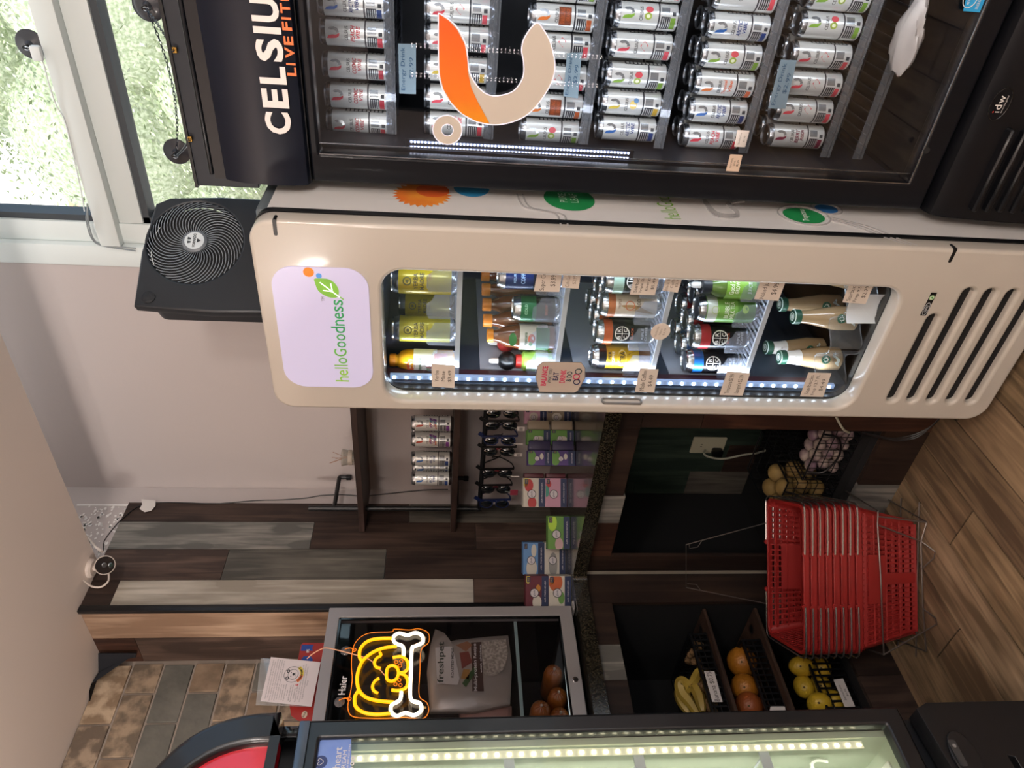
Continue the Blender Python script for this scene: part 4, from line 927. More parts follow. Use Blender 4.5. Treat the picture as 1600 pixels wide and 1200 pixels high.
hcard([(1286, 620), (1299, 583), (1263, 582), (1250, 619)], [('Starbucks', .8), ('Frap 13.7 FL', .85), ('$4.49', .5)], 'cream Frap 13.7 FL $4.49 card at the lower end of the LED strip')
c_ = at_y(1032, 518, GY); m = MB(O=(c_.x, GY, c_.z), R=X_, U=Z_); m.plate([ell(0, 0, .024)], 0, .0007, CARD)
for t, w_, z in (('Starbucks', .03, .010), ('Nitro', .018, 0), ('$4.79', .02, -.010)): m.text(t, 0, z, w_, .0055, CI2, .001, ang=-6)
o = m.build('price_card'); o['label'] = 'round cream Nitro $4.79 card in the middle of the cooler glass'; o['category'] = 'price tag'; o['group'] = 'price cards on the cream cooler glass'
# round-ended BALANCE sticker
m = MB(O=(0, GY, 0), R=X_, U=Z_); q = [at_y(*p, GY) for p in ((843, 612), (837, 590), (840, 571), (848, 565), (908, 566), (914, 575), (914, 590), (903, 610), (897, 613))]
P = [(p.x, p.z) for p in q]; m.prism(P, 0, .0008, mat('sticker_silver', '#b9aa9c', .4)); m.tube([(*p, .0008) for p in P], .0008, mat('sticker_edge', '#6a625c', .4), 4, True)
cx = sum(p[0] for p in P)/9+.001
def zz(px): return at_y(px, 590, GY).z
PK = mat('ink_crimson', '#c22a55', .5); NV = mat('ink_navy', '#26244a', .5)
for t, px, w_, h, c in (('BALANCE', 850, .062, .014, PK), ('WHAT YOU', 859, .045, .009, mat('ink_grey', '#5d5d5d')), ('EAT', 868, .026, .014, NV), ('DRINK', 879, .042, .014, PK), ('& DO', 889, .032, .014, mat('ink_slate', '#2f3f48', .5))): m.text(t, cx, zz(px), w_, h, c, .0012, bold=.03)
for i, c in enumerate((NV, PK, MATS['ink_slate'])): m.tube([(*p, .0012) for p in ell(cx-.0165+i*.0165, zz(902)+(i % 2)*.003, .0078, None, 18)], .0014, c, 5, True)
o = m.build('sticker'); o['label'] = 'silver BALANCE WHAT YOU EAT sticker on the cooler glass'; o['category'] = 'sticker'
# ================================================================ box fan on the cream cooler
P0 = at_y(208, 481, 1.72); DX = Vector((.545, .839, 0)).normalized(); NX = Vector((.839, -.545, 0)).normalized()
ptr = at_p(234, 309, P0, NX); W = (ptr-P0).dot(DX); TOPZ = P0.z; B0 = Vector((P0.x, P0.y, 1.906)); H = TOPZ-1.906
fc = at_p(305, 378, P0, NX); cxl = (fc-B0).dot(DX); czl = fc.z-1.906; RF = .128
fan = thing('desk_fan', 'square black fan with round spiral grille standing on the cream cooler', 'fan', tuple(B0+DX*W/2))
FB = mat('fan_black', '#20252b', .38); FG = mat('fan_grille', '#99a2aa', .35, .2); FR = mat('fan_cavity', '#07080b', .6)
m = MB(O=B0, R=DX, U=Z_)
m.plate([[(.0, .004), (W-.01, .004), (W+.012, .06), (W+.014, H*.55), (W+.004, H-.05), (W-.018, H-.012), (W*.5, H+.004), (.006, H), (-.006, H*.5)], ell(cxl, czl, RF, RF, 48)], -.035, 0, FB, .006)
m.plate([rrect(.02, W-.02, .006, H-.02, .03), ell(cxl, czl, RF*.98, RF*.98, 48)], -.12, -.035, FB, .0); m.build('housing', fan)
m = MB(O=B0, R=DX, U=Z_); m.lathe([(RF*.985, -.03), (RF*.97, -.11), (.0001, -.112)], 48, FR, c=(cxl, czl, 0)); m.build('duct', fan)
m = MB(O=B0, R=DX, U=Z_)
NB_ = 44
for i in range(NB_):
    a0 = 2*math.pi*i/NB_; pts = []
    for j in range(13):
        t = j/12; r_ = .030+(RF-.030)*t; a = a0+1.0*t*t*.85+.25*t; pts.append((cxl+r_*math.cos(-a), czl+r_*math.sin(-a), -.002+.006*math.sin(math.pi*t)))
    m.tube(pts, .0011, FG, 4)
gr_ = m.build('grille', fan); gr_['kind'] = 'stuff'
m = MB(O=B0, R=DX, U=Z_); m.lathe([(.033, -.004), (.034, .004), (.030, .007), (.0001, .007)], 32, mat('hub_grey', '#6d747b', .4), c=(cxl, czl, 0)); m.lathe([(.0265, .0072), (.0265, .0085), (.0001, .0085)], 32, mat('hub_white', '#dfe8ec', .4), c=(cxl, czl, 0))
HI = mat('hub_ink', '#2b3136', .5); m.text('VORNADO', cxl, czl+.0, .043, .008, HI, .009, bold=.03)
m.flat([(cxl-.007, czl-.007), (cxl+.007, czl-.007), (cxl, czl-.018)], HI, .009)
for s_ in (-1, 1): m.flat([(cxl+s_*.002, czl+.018), (cxl+s_*.010, czl+.018), (cxl+s_*.007, czl+.009), (cxl-s_*.0+s_*.003, czl+.009)], HI, .009)
m.build('hub', fan)
m = MB(O=B0, R=DX, U=Z_); m.lathe([(.0175, 0), (.0175, .003), (.015, .004), (.0001, .004)], 28, mat('fan_knob', '#15181c', .6, bump=(200, .3)), c=(.032, H-.035, 0)); m.build('control_knob', fan)
m = MB(O=B0, R=DX, U=Z_); m.box(.0, .02, 0, .012, -.10, -.02, FB); m.box(W-.03, W-.01, 0, .012, -.10, -.02, FB); m.build('foot', fan)

# ================================================================ hanging sign board lying against the window above the black cooler
SY = 1.98
sb = thing('sign_board', 'black framed sign board standing on the black cooler, hung on chains', 'sign', (-.39, SY, 2.018))
q = [at_y(*p, SY) for p in ((308, 290), (261, 0), (240, -130))]
zt = q[0].z; x0 = q[0].x
m = MB(); m.box(x0, -.12, SY, SY+.02, 2.019, zt-.002, mat('board_charcoal', '#22262e', .5), .002, 1); m.build('panel', sb)
m = MB(); m.box(x0-.004, -.116, SY-.006, SY+.024, zt-.004, zt+.004, mat('board_frame', '#101114', .4)); m.build('frame', sb)
GOLD = mat('brass', '#b08a45', .35, .9); hk = []
for px, py in ((273, 78), (297, 217)):
    p = at_y(px, py, SY-.008); m = MB(); m.box(p.x-.007, p.x+.007, SY-.012, SY-.006, p.z-.006, p.z+.005, GOLD, .001, 1); m.tube([(p.x-.004, SY-.013, p.z+.002), (p.x, SY-.018, p.z+.003), (p.x+.004, SY-.013, p.z+.002)], .0012, GOLD, 5); m.build('bracket', sb); hk.append(p)
RUB = mat('suction_rubber', '#35353a', .35, coat=.3)
def cup(px, py, r, label, sc=1.0):
    p = at_y(px, py, WY-.002); t = thing('suction_cup', label, 'suction cup', tuple(p), 0, 'black suction cups on the window')
    Yg = WY+.052; m = MB(); m.lathe([(r, 0), (r*.97, -.0015), (r*.6, -.005), (r*.3, -.009), (.007, -.018), (.0001, -.018)], 32, RUB, axis='y', c=(p.x, Yg, p.z)); o = m.build('cup', t)
    m = MB(); m.lathe([(.004, -.018), (.004, -.034), (.006, -.035), (.006, -.038), (.0001, -.038)], 12, BLKG, axis='y', c=(p.x, Yg, p.z)); m.build('stem', t)
    m = MB(); m.tube(smooth([(p.x, Yg-.034, p.z+.004), (p.x+.004, Yg-.04, p.z-.004), (p.x+.001, Yg-.042, p.z-.016), (p.x-.004, Yg-.042, p.z-.010), (p.x-.004, Yg-.038, p.z)]), .0014, ALU, 6); m.build('hook', t)
    return Vector((p.x, Yg-.04, p.z-.008))
h1 = cup(221, 15, .042, 'black suction cup on the window holding the far end of the chain')
h2 = cup(268, 247, .040, 'black suction cup on the window just beside the fan')
p = at_y(34, 77, WY-.002); cup(34, 77, .040, 'black suction cup on the upper pane with a white wire')
CHM = mat('chain_steel', '#4f5256', .3, .8)
def chain(a, b, sag, label):
    a = Vector(a); b = Vector(b); L_ = (b-a).length; n_ = max(4, int(L_/.011)); m = MB()
    for i in range(n_):
        t = (i+.5)/n_; c = a.lerp(b, t); c.z -= sag*4*t*(1-t); d = (b-a).normalized(); d = (d+Vector((0, 0, -sag*4*(1-2*t)/L_))).normalized()
        u = (CD if i % 2 else _f); u = (u-d*u.dot(d)).normalized()
        m.tube([c+d*.0075*math.cos(k*math.pi/4)+u*.0032*math.sin(k*math.pi/4) for k in range(8)], .0011, CHM, 4, True)
    o = m.build('chain'); o['label'] = label; o['category'] = 'chain'; o['group'] = 'steel chains of the sign board'
chain(h1, h2, .03, 'long thin steel chain between the two suction cups on the window')
chain(h1, hk[0]+Vector((0, -.01, 0)), .004, 'short steel chain from the far suction cup to the sign board')
chain(h2, hk[1]+Vector((0, -.01, 0)), .004, 'short steel chain from the suction cup beside the fan to the sign board')
# white cable stuck on the upper pane
m = MB(); WC = mat('cable_white', '#dfe4e4', .4)
m.tube(smooth([at_y(58, 82, WY-.02), at_y(68, 100, WY-.02), at_y(76, 130, WY-.02), at_y(88, 165, WY-.015), at_y(103, 195, WY-.012), at_y(125, 290, WY-.012), at_y(132, 330, WY-.012)]), .002, WC, 6)
m.box(at_y(64, 80, WY).x-.02, at_y(64, 80, WY).x+.02, WY-.03, WY-.012, at_y(64, 80, WY).z-.012, at_y(64, 80, WY).z+.016, WC, .006)
o = m.build('window_cable'); o['label'] = 'thin white cable with a white clip running over the window transom'; o['category'] = 'cable'
m = MB(); m.tube(smooth([at_y(136, 318, WY-.02), at_y(139, 352, WY-.02), at_y(150, 378, WY-.008), at_y(175, 384, WY-.008), at_y(212, 388, WY-.006)]), .0022, mat('cable_grey', '#8d9599', .4), 6)
m.tube(smooth([at_y(137, 322, WY-.02), at_y(135, 345, WY-.02), at_y(143, 372, WY-.012), at_y(160, 384, WY-.008), at_y(212, 392, WY-.006)]), .0022, MATS['cable_grey'], 6)
o = m.build('window_cable'); o['label'] = 'looped grey cable hanging at the window corner above the fan'; o['category'] = 'cable'

# ================================================================ security camera under the ceiling
cb = at_z(140, 888, CEIL)
cc = thing('security_camera', 'white round security camera with black face fixed under the ceiling', 'camera', tuple(cb))
CW = mat('camera_white', '#ddd0c6', .4)
fcp = at_x(164, 883, cb.x+.055); toc = (EYEP-fcp).normalized()
toc = (toc+Vector((.12, -.1, -.05))).normalized()
m = MB(); m.lathe([(.034, 0), (.034, -.010), (.028, -.015), (.0001, -.015)], 28, CW, c=(cb.x, cb.y, CEIL)); m.build('mount_base', cc)
mid = Vector((cb.x, cb.y, CEIL-.015)); back = fcp-toc*.045
m = MB(); m.tube([mid, mid.lerp(back, .5), back], .010, CW, 12); m.build('mount_arm', cc)
U_ = Vector((0, 0, 1)); R_ = U_.cross(toc).normalized(); U2 = toc.cross(R_)
def cf(): m = MB(); M_ = Matrix((R_, U2, toc)).transposed().to_4x4(); M_.translation = fcp; m.M = M_; return m
m = cf(); m.lathe([(.02, -.075), (.030, -.068), (.0335, -.05), (.0335, .002), (.032, .005), (.0305, .004), (.0303, -.002)], 32, CW, cap=False); m.lathe([(.0001, -.075), (.02, -.075)], 24, CW, cap=False); m.build('body', cc)
m = cf(); m.lathe([(.031, -.001), (.0001, -.001)], 32, mat('camera_face', '#0b0e16', .08, coat=.8), cap=False)
for dy, r_ in ((.002, .0085), (-.0185, .0085)): m.lathe([(r_, 0), (r_, .001), (r_*.7, .0015), (.0001, .001)], 20, mat('lens_%s' % ('a' if dy > 0 else 'b'), '#3b3a3a' if dy > 0 else '#0d2a2a', .1, coat=.6), c=(0, dy, 0))
m.build('face', cc)
m = MB(); a = at_x(160, 862, fcp.x-.02); m.tube([a, at_x(150, 855, fcp.x-.03), at_x(137, 839, fcp.x-.035)], .0045, CW, 8, taper=[1.2, 1, .7]); m.build('antenna', cc)
m = MB(); m.tube(smooth([at_x(170, 897, fcp.x-.01), at_x(169, 908, fcp.x-.01), at_x(158, 917, fcp.x-.015), at_x(143, 916, fcp.x-.02), at_x(131, 907, cb.x+.02)]), .0032, CW, 8); m.build('cable', cc)
# black lead from the camera down the wall, taped at the plank edge
m = MB(); XL = XA+.004
yk = at_x(600, 783, XA)[1]
pts = [at_x(162, 860, XL), at_x(163, 845, XL), at_x(180, 822, XL), at_x(190, 812, XL), at_x(215, 792, XL)] + [at_x(px, py, XA+.002) for px, py in ((245, 785.5), (300, 786), (340, 787), (400, 782), (440, 781), (480, 778), (500, 774.5), (535, 773), (570, 775), (600, 772), (660, 766), (700, 765))]
m.tube(smooth(pts, 3), .0022, BLK, 6); o = m.build('camera_cord'); o['label'] = 'thin black cord running from the security camera along the wall corner'; o['category'] = 'cord'
m = MB(); P = [at_x(px, py, XA+.0055) for px, py in ((221, 780), (243, 782), (243, 790), (236, 798), (226, 800), (218, 795), (222, 788))]
m.add([tuple(p) for p in P]+[(p.x-.0012, p.y, p.z) for p in P], [tuple(range(7)), tuple(range(7, 14))]+[(i, (i+1) % 7, 7+(i+1) % 7, 7+i) for i in range(7)], mat('tape_white', '#d8d2cc', .6))
o = m.build('tape'); o['label'] = 'torn piece of white tape holding the cord by the plank top'; o['category'] = 'tape'
# black cloth scrap tucked behind the planks under the ceiling
m = MB(); P = [at_y(155, 1020, YC-.012), at_y(214, 1020, YC-.012), at_y(213, 1026, YC-.012), at_x(197, 1030, XB+.03), at_x(175, 1047, XB+.02), at_x(142, 1068, XB+.02), at_x(136, 1080, XB+.012), at_x(141, 1095, XB+.004), at_x(146, 1050, XB+.002)]
for p in P: p.z = min(p.z, CEIL-.001)
m.add([tuple(p) for p in P]+[(p.x+.006, p.y-.006, p.z) for p in P], [tuple(range(9)), tuple(range(9, 18))[::-1]]+[(i, (i+1) % 9, 9+(i+1) % 9, 9+i) for i in range(9)], mat('cloth_black', '#12131a', .85))
o = m.build('black_cloth'); o['label'] = 'scrap of black sheeting in the corner where tile meets planks'; o['category'] = 'cloth'
# ================================================================ small glass-door fridge on the counter
HFX = -2.09; HY1 = at_x(700, 948, HFX).y; HZB, HZT = 1.036, at_x(515, 948, HFX).z; HYL = HY1-.47
STL = mat('brushed_steel', '#aaa5a4', .42, .45); HIN = mat('fridge_inside_dark', '#17141a', .5)
hf = thing('glass_door_fridge', 'small steel-framed glass-door fridge with a glowing puppy sign, on the granite counter', 'fridge', (-2.3, HY1-.22, 1.033))
m = MB(O=(HFX, 0, 0), R=Y_, U=Z_)
fw = .036
m.plate([rrect(HYL, HY1, HZB+.01, HZT, .004), rrect(HYL+fw, HY1-fw, HZB+.052, HZT-fw, .003)], -.035, 0, STL, .0015); dr = m.build('door', hf)
m = MB(O=(HFX, 0, 0), R=Y_, U=Z_)
for y0, y1, z0, z1 in ((HYL+fw, HY1-fw, HZT-fw-.006, HZT-fw), (HYL+fw, HY1-fw, HZB+.052, HZB+.058), (HY1-fw-.006, HY1-fw, HZB+.052, HZT-fw)): m.box(y0, y1, z0, z1, -.012, -.004, BLKG)
m.build('door_seal', dr)
m = MB(); m.box(HFX-.02, HFX-.016, HYL+fw-.003, HY1-fw+.003, HZB+.05, HZT-fw+.003, pane('fridge_glass', (.86, .86, .88), .9)); m.build('glass', dr)
m = MB(O=(HFX, 0, 0), R=Y_, U=Z_); p = at_x(906, 1062, HFX); m.lathe([(.0095, 0), (.0095, .003), (.008, .0042), (.0001, .0042)], 24, mat('chrome', '#d5d5d8', .12, 1), c=(p.y, HZB+.031, 0)); m.box(p.y-.001, p.y+.001, HZB+.026, HZB+.036, .0042, .0046, BLK); m.build('lock', dr)
m = MB(); D = -2.56
m.box(D, HFX-.036, HYL, HYL+.015, HZB, HZT, BLK); m.box(D, HFX-.036, HY1-.015, HY1, HZB, HZT, BLK); m.box(D, D+.015, HYL+.015, HY1-.015, HZB, HZT, HIN)
m.box(D, HFX-.036, HYL, HY1, HZT-.02, HZT+.0, BLK); m.box(D, HFX-.036, HYL+.015, HY1-.015, HZB, HZB+.04, HIN); m.build('cabinet', hf)
m = MB(); m.box(HFX-.03, HFX+.012, HY1-.02, HY1+.012, HZB-.001, HZB+.006, STL, .001, 1); m.build('hinge', hf)
gz = at_x(806, 1050, -2.2).z
m = MB(); m.box(D+.02, HFX-.05, HYL+.016, HY1-.016, gz-.006, gz, pane('shelf_glass', (.85, .92, .9), 1, body=.1)); m.box(HFX-.054, HFX-.05, HYL+.016, HY1-.016, gz-.008, gz+.002, mat('shelf_edge', '#9fb0ac', .3, emit=.05)); m.build('shelf', hf)
m = MB(O=(HFX-.0155, 0, 0), R=Y_, U=Z_); p1, p2 = at_x(535, 1081, HFX), at_x(535, 1052, HFX); m.text('Haier', (p1.y+p2.y)/2, (p1.z+p2.z)/2, abs(p2.y-p1.y), .021, mat('lettering_white', '#ece8e8', .5, emit=.15), .0, bold=.01); m.build('lettering', hf)
# white tubes of cold light at the fridge bottom
m = MB(); a, b_ = at_x(885, 1039, HFX-.03), at_x(895, 1130, HFX-.03); m.tube([a, b_], .008, mat('tube_light', '#cfe4e0', .3, emit=.7), 10); m.build('light_tube', hf)
# food pouches standing on the glass shelf
PX = -2.165
def pouch(pts, X, th, m_, name, label):
    P = [at_x(*p, X) for p in pts]; n = len(P); m = MB(); cy = sum(p.y for p in P)/n; cz = sum(p.z for p in P)/n
    vs = []; rings = ((1, 0), (.93, .45), (.7, .85), (.35, 1), (.01, 1.03))
    for s_, d in rings: vs += [(X+th*d, cy+(p.y-cy)*s_, cz+(p.z-cz)*s_) for p in P]
    fs = [(k*n+i, k*n+(i+1) % n, (k+1)*n+(i+1) % n, (k+1)*n+i) for k in range(4) for i in range(n)]
    vs += [(X-th*.6, p.y, p.z) for p in P]; b0 = 5*n; fs += [(b0+i, b0+(i+1) % n, (i+1) % n, i) for i in range(n)]+[tuple(b0+i for i in range(n))[::-1]]
    return m.add(vs, fs, m_, True)
PCH = mat('pouch_silver', '#aba096', .3, .2, bump=(14, .6))
t = thing('pet_food_pouch', 'crinkled see-through freshpet food pouch standing on the fridge glass shelf', 'food pouch', (PX, at_x(750, 1060, PX).y, gz))
bagp = [(672, 1113), (667, 1050), (672, 1010), (680, 983), (692, 988), (701, 1003), (712, 1000), (760, 995), (794, 993), (800, 1040), (797, 1100), (740, 1112), (705, 1112)]
m = pouch(bagp, PX, .02, PCH, '', ''); m.build('pouch_body', t)
def bm_(): return MB(O=(PX+.0225, 0, 0), R=Y_, U=Z_)
def PQ(px, py): p = at_x(px, py, PX+.022); return (p.y, p.z)
m = bm_(); m.flat([PQ(*p) for p in ((683, 1068), (680, 1012), (706, 1010), (712, 1030), (718, 1060), (715, 1070))], mat('pouch_white', '#cfc8c2', .5), -.0004)
for c, pts in (('#7d3a30', ((722, 1045), (718, 1020), (732, 1018), (738, 1035))), ('#a87a3c', ((720, 1060), (724, 1046), (734, 1046), (733, 1062))), ('#3f5a2e', ((722, 1068), (742, 1040), (746, 1046), (728, 1074))), ('#9c6b4a', ((712, 1008), (730, 1002), (738, 1008), (728, 1018)))): m.flat([PQ(*p) for p in pts], mat('pouch_'+c.strip('#'), c, .5), 0)
m.flat([PQ(*p) for p in ((738, 1080), (736, 1004), (752, 1003), (756, 1080))], mat('pouch_brown', '#4a3128', .5), -.0002)
m.flat([PQ(*p) for p in ((756, 1055), (752, 1003), (790, 998), (794, 1020), (788, 1045), (774, 1056))], mat('kibble', '#8d8275', .6, var=('#c2b7a8', 120, .1)), -.0002); m.build('pouch_artwork', t)
m = bm_()
def vtext(s_, px, pya, pyb, h, c, bold=.01):
    a, b_ = PQ(px, pya), PQ(px, pyb); m.text(s_, (a[0]+b_[0])/2, (a[1]+b_[1])/2, abs(b_[0]-a[0]), h, c, .001, bold=bold)
vtext('freshpet', 690, 1067, 1003, .026, mat('ink_olive', '#2f3a2a', .5)); vtext('ROASTED MEALS', 707, 1059, 1013, .008, mat('ink_darkgrey', '#3a3634', .5)); vtext('Multi-protein Recipe', 743, 1080, 1006, .013, WI); vtext('with chicken', 751, 1052, 1008, .006, WI); m.build('lettering', t)
t2 = thing('pet_food_pouch', 'second food pouch peeking out behind the first, cut by the freezer frame', 'food pouch', (PX-.03, at_x(750, 1115, PX-.03).y, gz))
m = pouch([(720, 1135), (716, 1108), (760, 1106), (800, 1104), (800, 1135)], PX-.04, .02, mat('pouch_pink', '#a87f72', .35, bump=(16, .5)), '', ''); m.build('pouch_body', t2)
# meat rolls at the bottom
ROLL = mat('roll_brown', '#96531f', .28, bump=(35, .35), coat=.3); TIP = mat('roll_tip', '#c9b8a8', .5)
for (px, py, X, w_) in ((866, 1046, -2.135, 'furthest from the freezer, wrapped in white'), (873, 1082, -2.155, 'in the middle, lowest of the pile'), (846, 1103, -2.125, 'nearest the puppy sign and pouches'), (876, 1114, -2.13, 'half hidden by the freezer frame')):
    p = at_x(px, py, X); t = thing('meat_roll', f'plump brown meat roll with twisted end, {w_}', 'meat roll', tuple(p), 0, 'meat rolls at the fridge bottom')
    m = MB(O=p, R=Y_, U=Z_); vs = []; fs = []; N = 40; prof = [(.0015, .002), (.006, .0), (.014, -.003), (.023, -.009), (.029, -.02), (.031, -.035), (.031, -.14), (.02, -.155)]
    for r_, z in prof:
        for i in range(N):
            a = 2*math.pi*i/N; q = r_*(1+(.05 if i % 4 == 0 else 0)*min(1, .02/(r_+.001)*.5)); vs.append((q*math.cos(a), q*math.sin(a), z-(.0022 if i % 4 == 0 and .004 < r_ < .03 else 0)))
    for k in range(len(prof)-1):
        for i in range(N): fs.append((k*N+i, k*N+(i+1) % N, (k+1)*N+(i+1) % N, (k+1)*N+i))
    m.add(vs, fs, ROLL, True); m.build('roll', t)
    m = MB(O=p, R=Y_, U=Z_); m.lathe([(.004, 0), (.0048, .004), (.003, .008), (.0001, .009)], 8, TIP); m.build('tied_tip', t)
p = at_x(858, 1065, -2.15); m = MB(O=p, R=Y_, U=Z_); m.lathe([(.030, -.002), (.033, -.03), (.033, -.13)], 20, mat('wrap_white', '#8d8a88', .5, bump=(30, .5)), cap=False, sx=1.0); 
# ---------------------------------------------------------------- puppy sign of glowing tube
NX0 = HFX+.030
ns = thing('neon_sign', 'glowing yellow puppy-face sign with a white bone, hung on the fridge glass', 'neon sign', (NX0, at_x(600, 1050, NX0).y, at_x(600, 1050, NX0).z))
NY = mat('neon_yellow', '#ffb400', .4, emit=1.1, ecol='#ffae0a'); NYD = mat('neon_amber_rim', '#ff8a1c', .4, emit=.5, ecol='#ff8a20'); NW = mat('neon_white', '#fff3dc', .4, emit=2.0, ecol='#ffeccc')
def np_(cx, cy, X=NX0): return at_x(380+cx/5, 940+cy/5, X)
def neon(pts, m_, r=.0052, closed=False, name='tube'):
    m = MB(); m.tube(smooth([np_(*p) for p in pts], 5, closed), r, m_, 8, closed); return m.build(name, ns)
neon([(1180, 287), (1050, 290), (965, 315), (915, 370), (908, 430), (925, 462)], NY, name='ear_tube')
neon([(1200, 350), (1100, 362), (1010, 398), (935, 462), (898, 545), (890, 620), (905, 690), (955, 745), (1050, 775), (1175, 786)], NY, name='head_tube')
neon([(905, 690), (872, 745), (880, 820), (940, 865), (1040, 882), (1150, 872)], NY, name='ear_tube')
neon([(1068, 395), (1075, 420), (1040, 445), (1025, 480), (1040, 512), (1072, 522)], NY, .0045, name='eye_tube')
neon([(1062, 600), (1030, 620), (1010, 660), (1020, 695), (1052, 716)], NY, .0045, name='eye_tube')
neon([(1125, 525), (1160, 500), (1200, 515), (1213, 558), (1195, 605), (1155, 622), (1122, 600)], NY, .0048, True, name='nose_tube')
neon([(1168, 438), (1235, 430), (1280, 462), (1285, 520), (1255, 552), (1213, 558), (1262, 575), (1285, 620), (1270, 672), (1215, 695), (1158, 690)], NY, .0048, name='muzzle_tube')
neon([(1252, 425), (1248, 352), (1190, 325), (1172, 280), (1215, 248), (1285, 262), (1345, 243), (1398, 268), (1402, 318), (1340, 350), (1318, 372), (1310, 560), (1308, 755), (1380, 795), (1390, 850), (1335, 888), (1268, 870), (1200, 893), (1155, 860), (1160, 808), (1222, 770), (1236, 705)], NW, .0056, name='bone_tube')
m = MB()
for cx, cy in ((1195, 472), (1235, 465), (1225, 500), (1190, 645), (1220, 612), (1228, 652)): m.tube(smooth([np_(cx+14*math.cos(a), cy+14*math.sin(a)) for a in (0, 1.57, 3.14, 4.71)], 3, True), .0011, NYD, 5, True)
m.build('freckles', ns)
acr = [(1180, 215), (1300, 222), (1370, 212), (1445, 245), (1448, 320), (1390, 380), (1380, 560), (1375, 735), (1435, 790), (1448, 860), (1400, 915), (1260, 905), (1150, 912), (980, 912), (850, 895), (818, 820), (840, 700), (852, 600), (845, 480), (862, 350), (920, 275), (1010, 242), (1160, 236)]
XB_ = NX0-.009; P = [(q.y, q.z) for q in smooth([np_(*p, XB_) for p in acr], 4, True)]
m = MB(O=(XB_, 0, 0), R=Y_, U=Z_); m.plate([P], -.003, 0, pane('acrylic', (.97, .95, .93), 1.0)); m.build('acrylic_back', ns)
m = MB(); m.tube([(XB_, *p) for p in P], .0012, NYD, 4, True); m.build('acrylic_edge', ns)
m = MB()
for cx, cy in ((1422, 285), (1422, 830)):
    q = np_(cx, cy, XB_); m.lathe([(.004, 0), (.004, .003), (.0001, .004)], 12, mat('screw_gold', '#e0b070', .3, .8), axis='x', c=tuple(q))
m.build('screw', ns)
CUPC = pane('cup_clear', (.9, .9, .92), 1.0, body=.25, bodycol='#b9b4b6')
for (cx, cy), (kx, ky) in (((800, 385), (868, 380)), ((752, 785), (828, 762))):
    q = np_(cx, cy, HFX-.012); m = MB(); m.lathe([(.016, 0), (.0155, .002), (.008, .006), (.004, .010), (.0001, .011)], 20, CUPC, axis='x', c=tuple(q)); cu_ = m.build('hanging_cup', ns)
    e_ = np_(kx, ky, XB_+.002); m = MB(); m.tube(smooth([q+Vector((.011, 0, 0)), q.lerp(e_, .5)+Vector((.014, 0, -.003)), e_]), .0012, NYD, 6); m.tube(smooth([e_+Vector((.002, .006*math.cos(a), .006*math.sin(a))) for a in (0, 1.5, 3.1, 4.7)], 3, True), .0011, NYD, 5, True); m.build('wire_loop', cu_)
m = MB(); m.tube(smooth([np_(1105, 575), np_(1040, 500), np_(980, 450), np_(890, 420), np_(760, 385), np_(650, 362, HFX+.02), np_(600, 375, HFX+.02), np_(540, 410, HFX-.05), np_(500, 445, HFX-.08)]), .0017, mat('neon_lead', '#f0b48c', .4, emit=.1), 6); m.build('lead', ns)
# ---------------------------------------------------------------- flyer and red price board behind and above the small fridge
FX = -2.30
t = thing('price_board', 'red and white price board leaning on the small fridge behind a flyer', 'sign', tuple(at_x(485, 1060, FX-.02)))
m = MB(O=(FX-.02, 0, 0), R=Y_, U=Z_); q = [at_x(*p, FX-.02) for p in ((455, 1118), (452, 1100), (470, 1008), (474, 1004), (520, 1005), (520, 1060), (505, 1130), (465, 1125))]
m.prism([(p.y, p.z) for p in q], -.004, 0, mat('board_red', '#a8322c', .45)); m.build('panel', t)
m = MB(O=(FX-.0195, 0, 0), R=Y_, U=Z_)
def FQ(cx, cy, X): p = at_x(400+cx/9.23, 1000+cy/9.23, X); return (p.y, p.z)
q = [FQ(*p, FX-.0195) for p in ((645, 155), (660, 70), (835, 70), (810, 110), (820, 155))]; m.flat(q, mat('board_blue', '#2c4a9a', .5)); m.text('8PK', *FQ(740, 112, FX), .014, .010, WI, .0006, bold=.03)
q = [FQ(*p, FX-.0195) for p in ((650, 280), (690, 232), (790, 230), (825, 290), (800, 310), (690, 300))]; m.flat(q, MATS['board_blue'])
q = FQ(690, 1030, FX); m.flat(ell(q[0], q[1], .012, .009), mat('board_cream', '#d9c6ae', .5)); m.text('$23.95', q[0], q[1], .02, .006, BLK, .0006, bold=.02, ang=-20); m.build('artwork', t)
t = thing('flyer', 'white text flyer with a round bear-cub badge in a clear sleeve', 'flyer', tuple(at_x(450, 1062, FX)))
m = MB(O=(FX, 0, 0), R=Y_, U=Z_); q = [FQ(*p, FX) for p in ((-5, 940), (70, 258), (930, 318), (800, 962))]
m.prism(q, -.0006, 0, pane('sleeve', (.9, .9, .9), 1, body=.14)); m.build('clear_sleeve', t)
m = MB(O=(FX+.0008, 0, 0), R=Y_, U=Z_); A, B_, C_, D_ = [Vector(FQ(*p, FX)) for p in ((65, 885), (215, 248), (932, 322), (800, 962))]
m.flat([A, B_, C_, D_], mat('flyer_paper', '#e6dada', .6)); sh = m.build('sheet', t)
m = MB(O=(FX+.0012, 0, 0), R=Y_, U=Z_); TI = mat('flyer_ink', '#77706f', .7); ru = (B_-A); rd = (D_-A); ang = math.degrees(math.atan2(ru.y, ru.x)); W_, H_ = ru.length, rd.length
